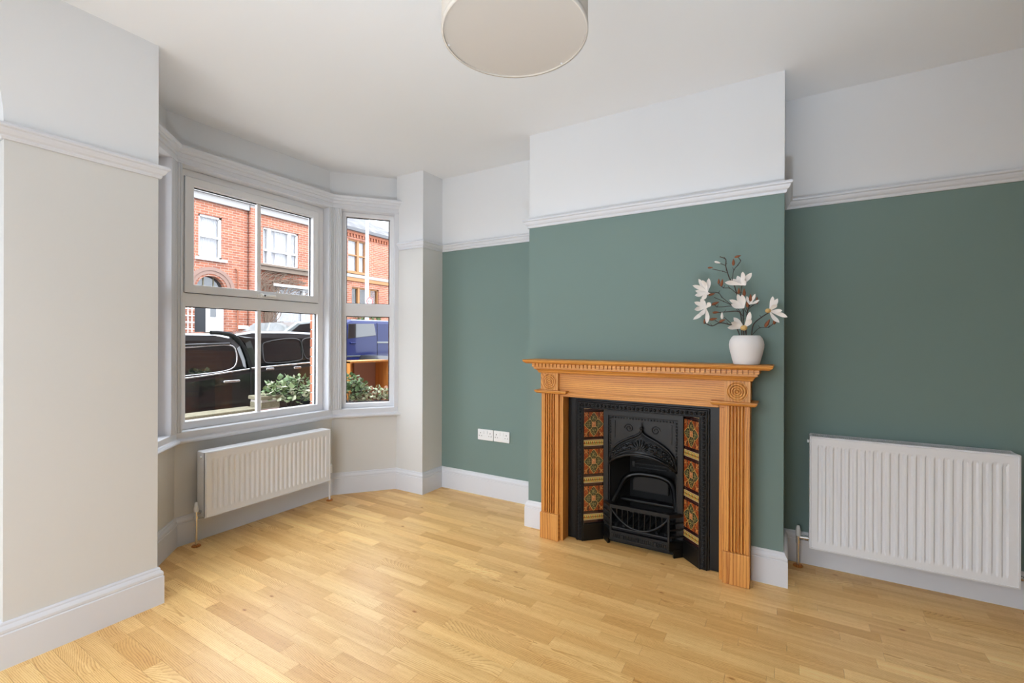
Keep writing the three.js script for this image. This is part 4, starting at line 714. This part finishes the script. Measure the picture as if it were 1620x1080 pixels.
{
  const t = thing('parked_car', 'dark car tail with red lamp at the right edge of the narrow window', 'car');
  mesh('body', plate([[6.85, -0.3], [6.86, 0.55], [7.05, 0.95], [8.2, 1.0], [9.4, 0.6], [9.5, -0.3]], -8.2, -6.9, [], 0.08), M.carBlack, t);
  mesh('tail_lamp', rbox(6.84, 6.93, 0.62, 0.86, -7.05, -6.9, 0.02), M.tailRed, t);
  mesh('number_plate', rbox(6.835, 6.85, 0.32, 0.42, -7.75, -7.25, 0.004), M.extWhite, t);
  for (const x of [7.35, 9.0]) mesh('wheel', wheel(x, -7.05, 0.31), M.rubber, t);
}
// ------------------------------------------------------------------ houses across the street
const ZH = -14.5;
function sashWindow(house, x0, x1, y0, y1, o = {}) {
  const fm = o.mat || M.extWhite, z = ZH - 0.1, e = o.e ?? 0.06, f = [box(x0, x0 + e, y0, y1, z - 0.05, z + 0.04), box(x1 - e, x1, y0, y1, z - 0.05, z + 0.04), box(x0, x1, y1 - e, y1, z - 0.05, z + 0.04), box(x0, x1, y0, y0 + e, z - 0.05, z + 0.04)];
  const ym = o.mid ?? (y0 + y1) / 2; if (o.mid !== 0) f.push(box(x0, x1, ym - 0.025, ym + 0.025, z - 0.04, z + 0.05));
  for (const x of o.mull || []) f.push(box(x - 0.045, x + 0.045, y0, y1, z - 0.04, z + 0.06));
  const w = mesh('window', f, fm, house), xs = [x0 + e, ...(o.mull || []), x1 - e];
  for (let i = 0; i < xs.length - 1; i++) { if (o.mid !== 0) { mesh('pane', box(xs[i], xs[i + 1], y0 + e, ym - 0.02, z - 0.02, z - 0.012), M.glass, w); mesh('pane', box(xs[i], xs[i + 1], ym + 0.02, y1 - e, z - 0.01, z - 0.002), M.glass, w); } else mesh('pane', box(xs[i], xs[i + 1], y0 + e, y1 - e, z - 0.02, z - 0.012), M.glass, w); }
  if (o.curtain !== false) {
    const c = [], n = Math.round((x1 - x0) / 0.055); for (let k = 0; k < n; k++) { const a = x0 + e + (x1 - x0 - 2 * e) * (k + 0.5) / n; c.push(new THREE.CylinderGeometry(0.026, 0.03, (o.ct ?? y1) - y0, 6).translate(a, ((o.ct ?? y1) + y0) / 2, z - 0.1)); }
    mesh('curtain', c, M.curtain, w);
  }
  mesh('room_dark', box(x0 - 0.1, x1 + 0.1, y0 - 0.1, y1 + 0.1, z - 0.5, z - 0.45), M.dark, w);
  if (o.sill !== false) mesh('sill', rbox(x0 - 0.09, x1 + 0.12, y0 - 0.08, y0, ZH - 0.1, ZH + 0.08, 0.01), fm, w);
}
const facade = (x0, x1, y1, holes) => plate(rect(x0, x1, GY, y1), ZH - 0.25, ZH, holes);
{
  const h = thing('terraced_house', 'brick house with arched doorway and sash window across the street', 'house');
  const door = [[6.62, GY], [7.5, GY], [7.5, 2.75], ...archPts(7.06, 2.75, 0.40).filter((p) => p[1] > 2.76), [6.62, 2.75]];
  mesh('front_wall', facade(1.0, 8.12, 5.3, [rect(6.715, 7.362, 3.66, 4.91), door.map(([x, y]) => [x, Math.max(y, GY + 0.02)]), rect(3.2, 4.2, 3.66, 4.91)]), M.brick, h);
  mesh('parapet', [box(1.0, 8.12, 5.3, 5.52, ZH - 0.25, ZH + 0.1), box(1.0, 8.12, 5.5, 5.58, ZH - 0.3, ZH + 0.16)], M.render, h);
  mesh('roof', plate([[ZH + 0.05, 5.58], [ZH - 4, 8.2], [ZH - 8, 5.58]].map((p) => p), 1.0, 8.12).rotateY(-Math.PI / 2).scale(-1, 1, 1), M.slate, h);
  mesh('rear_block', box(1.0, 8.12, GY, 5.5, ZH - 8, ZH - 0.9), M.brick, h);
  sashWindow(h, 6.715, 7.362, 3.66, 4.91, { mid: 4.29 });
  sashWindow(h, 3.2, 4.2, 3.66, 4.91, {});
  const ar = mesh('door_arch', [0, 1].map((k) => plate([...archPts(7.06, 2.75, 0.56 + k * 0.1, 20), ...archPts(7.06, 2.75, 0.46 + k * 0.1, 20).reverse()], ZH - 0.02, ZH + 0.02 + 0.02 * k)), M.archBrick, h);
  const d = mesh('front_door', [box(7.0, 7.5, GY, 2.45, ZH - 0.24, ZH - 0.18), rbox(7.07, 7.42, 0.4, 1.6, ZH - 0.19, ZH - 0.165, 0.01)], M.extWhite, h);
  mesh('door_pane', box(7.12, 7.28, 1.96, 2.25, ZH - 0.185, ZH - 0.17), M.pane, d);
  mesh('side_door', box(6.62, 7.0, GY, 2.45, ZH - 0.24, ZH - 0.19), M.doorDark, h);
  mesh('fanlight', [plate(archPts(7.06, 2.77, 0.40), ZH - 0.2, ZH - 0.18)], M.pane, h);
  mesh('fanlight_bars', [box(6.64, 7.48, 2.71, 2.79, ZH - 0.2, ZH - 0.12), ...[-0.14, 0.14].map((x) => box(7.06 + x - 0.015, 7.06 + x + 0.015, 2.77, 3.12, ZH - 0.2, ZH - 0.165))], M.stone, h);
  mesh('waste_pipe', [tube([[7.72, 3.45, ZH + 0.03], [7.78, 3.42, ZH + 0.04], [7.8, 3.2, ZH + 0.04], [7.8, 2.4, ZH + 0.04]], 0.02, 20, 6), bar([7.8, 2.4, ZH + 0.04], [7.8, GY, ZH + 0.04], 0.02)], M.brickB, h);
  mesh('letter_box', rbox(7.8, 8.1, 1.62, 1.72, ZH - 0.02, ZH + 0.1, 0.01), M.extWhite, h);
  const tr = thing('trellis', 'white garden trellis leaning on brick beside the dark door', 'trellis');
  for (const x of [6.33, 6.42, 6.52]) mesh('upright', box(x - 0.012, x + 0.012, GY, 2.3, ZH + 0.06, ZH + 0.08), M.extWhite, tr);
  for (let k = 0; k < 12; k++) mesh('slat', box(6.28, 6.57, 0.05 + k * 0.19, 0.075 + k * 0.19, ZH + 0.08, ZH + 0.1), M.extWhite, tr);
}
{
  const h = thing('terraced_house', 'brick house with three-part sash window and white ground floor bay', 'house');
  mesh('front_wall', facade(8.14, 11.47, 5.3, [rect(8.606, 9.87, 3.73, 4.93), rect(8.95, 10.9, 1.64, 3.05)]), M.brick, h);
  mesh('party_pier', box(8.14, 8.34, GY, 5.42, ZH - 0.05, ZH + 0.12), M.brick, h);
  mesh('parapet', [box(8.14, 11.47, 5.3, 5.52, ZH - 0.25, ZH + 0.1), box(8.14, 11.47, 5.5, 5.58, ZH - 0.3, ZH + 0.16)], M.render, h);
  mesh('roof', plate([[ZH + 0.05, 5.58], [ZH - 4, 8.2], [ZH - 8, 5.58]], 8.14, 11.47).rotateY(-Math.PI / 2).scale(-1, 1, 1), M.slate, h);
  mesh('rear_block', box(8.14, 11.47, GY, 5.5, ZH - 8, ZH - 0.9), M.brick, h);
  sashWindow(h, 8.606, 9.87, 3.73, 4.93, { mull: [8.84, 9.56], mid: 4.2, e: 0.05, sill: false });
  mesh('stone_ledge', [box(8.42, 11.46, 3.52, 3.66, ZH - 0.02, ZH + 0.14), box(8.42, 11.46, 3.66, 3.72, ZH - 0.02, ZH + 0.2)], M.ledge, h);
  sashWindow(h, 8.95, 10.9, 1.64, 3.05, { mull: [9.16, 10.1], mid: 0, e: 0.05 });
  mesh('bay_head', [box(8.9, 10.95, 3.05, 3.13, ZH - 0.1, ZH + 0.12), box(8.9, 10.95, 1.5, 1.64, ZH - 0.05, ZH + 0.12)], M.extWhite, h);
  const v = []; for (let k = 0; k < 46; k++) { let x = 8.55 + 0.25 * rnd(), y = 1.4 + rnd() * 0.4, a = 1.4 + rr(-0.3, 0.3); const pts = []; for (let i = 0; i < 9; i++) { pts.push([x, y, ZH + 0.05 + 0.05 * rnd()]); y = Math.min(3.5, y + 0.3 * Math.sin(a)); x += 0.3 * Math.cos(a); if (y > 2.9) a *= 0.5; a += rr(-0.4, 0.4); x = Math.max(8.36, Math.min(11.2, x)); } v.push(tube(pts, rr(0.006, 0.014), 24, 4)); }
  const vine = mesh('climbing_vine', v, M.vine); tag(vine, 'bare brown climbing vine on the brick above the white bay', 'vine');
}
{
  const h = thing('terraced_house', 'brick house with slate roof and brown timber windows', 'house');
  mesh('front_wall', facade(11.6, 14.7, 5.5, [rect(11.95, 12.85, 3.94, 5.2), rect(12.13, 13.5, 2.3, 3.36)]), M.brick, h);
  mesh('corbel_course', [box(11.55, 14.75, 5.4, 5.5, ZH - 0.1, ZH + 0.08), ...Array.from({ length: 22 }, (_, k) => box(11.6 + k * 0.144, 11.67 + k * 0.144, 5.28, 5.4, ZH - 0.1, ZH + 0.06))], M.brickB, h);
  mesh('gutter', box(11.5, 14.85, 5.5, 5.62, ZH - 0.1, ZH + 0.2), M.lead, h);
  const ry = (a) => a, rp = [];
  { const A = [11.5, 5.62, ZH + 0.2], B = [14.9, 5.62, ZH + 0.2], C = [14.0, 7.9, ZH - 4], D = [11.5, 7.9, ZH - 4], E2 = [14.9, 5.62, ZH - 8], F = [11.5, 5.62, ZH - 8]; rp.push(...A, ...B, ...C, ...A, ...C, ...D, ...B, ...E2, ...C, ...D, ...C, ...E2, ...D, ...E2, ...F, ...A, ...D, ...F); }
  const rg = new THREE.BufferGeometry(); rg.setAttribute('position', new THREE.Float32BufferAttribute(rp, 3)); rg.computeVertexNormals(); mesh('roof', rg, M.slate, h);
  mesh('rear_block', box(11.6, 14.7, GY, 5.5, ZH - 8, ZH - 0.9), M.brick, h);
  sashWindow(h, 11.95, 12.85, 3.94, 5.2, { mat: M.oakFrame, mull: [12.46], mid: 4.6, e: 0.045 });
  sashWindow(h, 12.13, 13.5, 2.3, 3.36, { mat: M.oakFrame, mull: [12.5, 13.05], mid: 0, e: 0.05, curtain: false });
  mesh('stone_band', box(11.6, 14.7, 3.72, 3.84, ZH - 0.05, ZH + 0.08), M.render, h);
  mesh('timber_lintel', box(11.7, 14.2, 3.58, 3.72, ZH - 0.05, ZH + 0.06), M.oakFrame, h);
}
{
  const t = thing('lamp_post', 'tall pale grey street lamp post before the timber windowed house', 'lamp post', null, [10.65, GY, -12]);
  mesh('pole', [new THREE.CylinderGeometry(0.05, 0.075, 5.7, 14).translate(0, 2.85, 0), new THREE.CylinderGeometry(0.1, 0.1, 1.2, 14).translate(0, 0.6, 0)], M.postGrey, t);
  mesh('arm', tube([[0, 5.6, 0], [-0.02, 5.95, 0.05], [-0.1, 6.1, 0.5]], 0.035, 16, 8), M.postGrey, t);
  mesh('lantern', rbox(-0.2, 0.0, 6.05, 6.15, 0.4, 0.95, 0.04, 3), M.postGrey, t);
  const s = thing('road_sign', 'small round red ringed sign on the lamp post', 'sign', null, [10.65, 2.97, -11.87]);
  s.position.y = 2.57;
  mesh('disc', new THREE.CylinderGeometry(0.14, 0.14, 0.02, 24).rotateX(Math.PI / 2), M.extWhite, s);
  const fc = new THREE.CircleGeometry(0.138, 28).translate(0, 0, 0.0115); mesh('face', fc, M.sign, s, { keepUV: true });
  const hd = mesh('bracket', box(-0.05, 0.05, -0.02, 0.02, -0.06, -0.01), M.postGrey, s);
}
shrub('green hedge top in front of the timber windowed house', [12.0, 1.1, -13.6], [0.9, 1.5, 0.45], 700, [M.leafB, M.leafA], 0.16);

renderer.render(scene, camera);
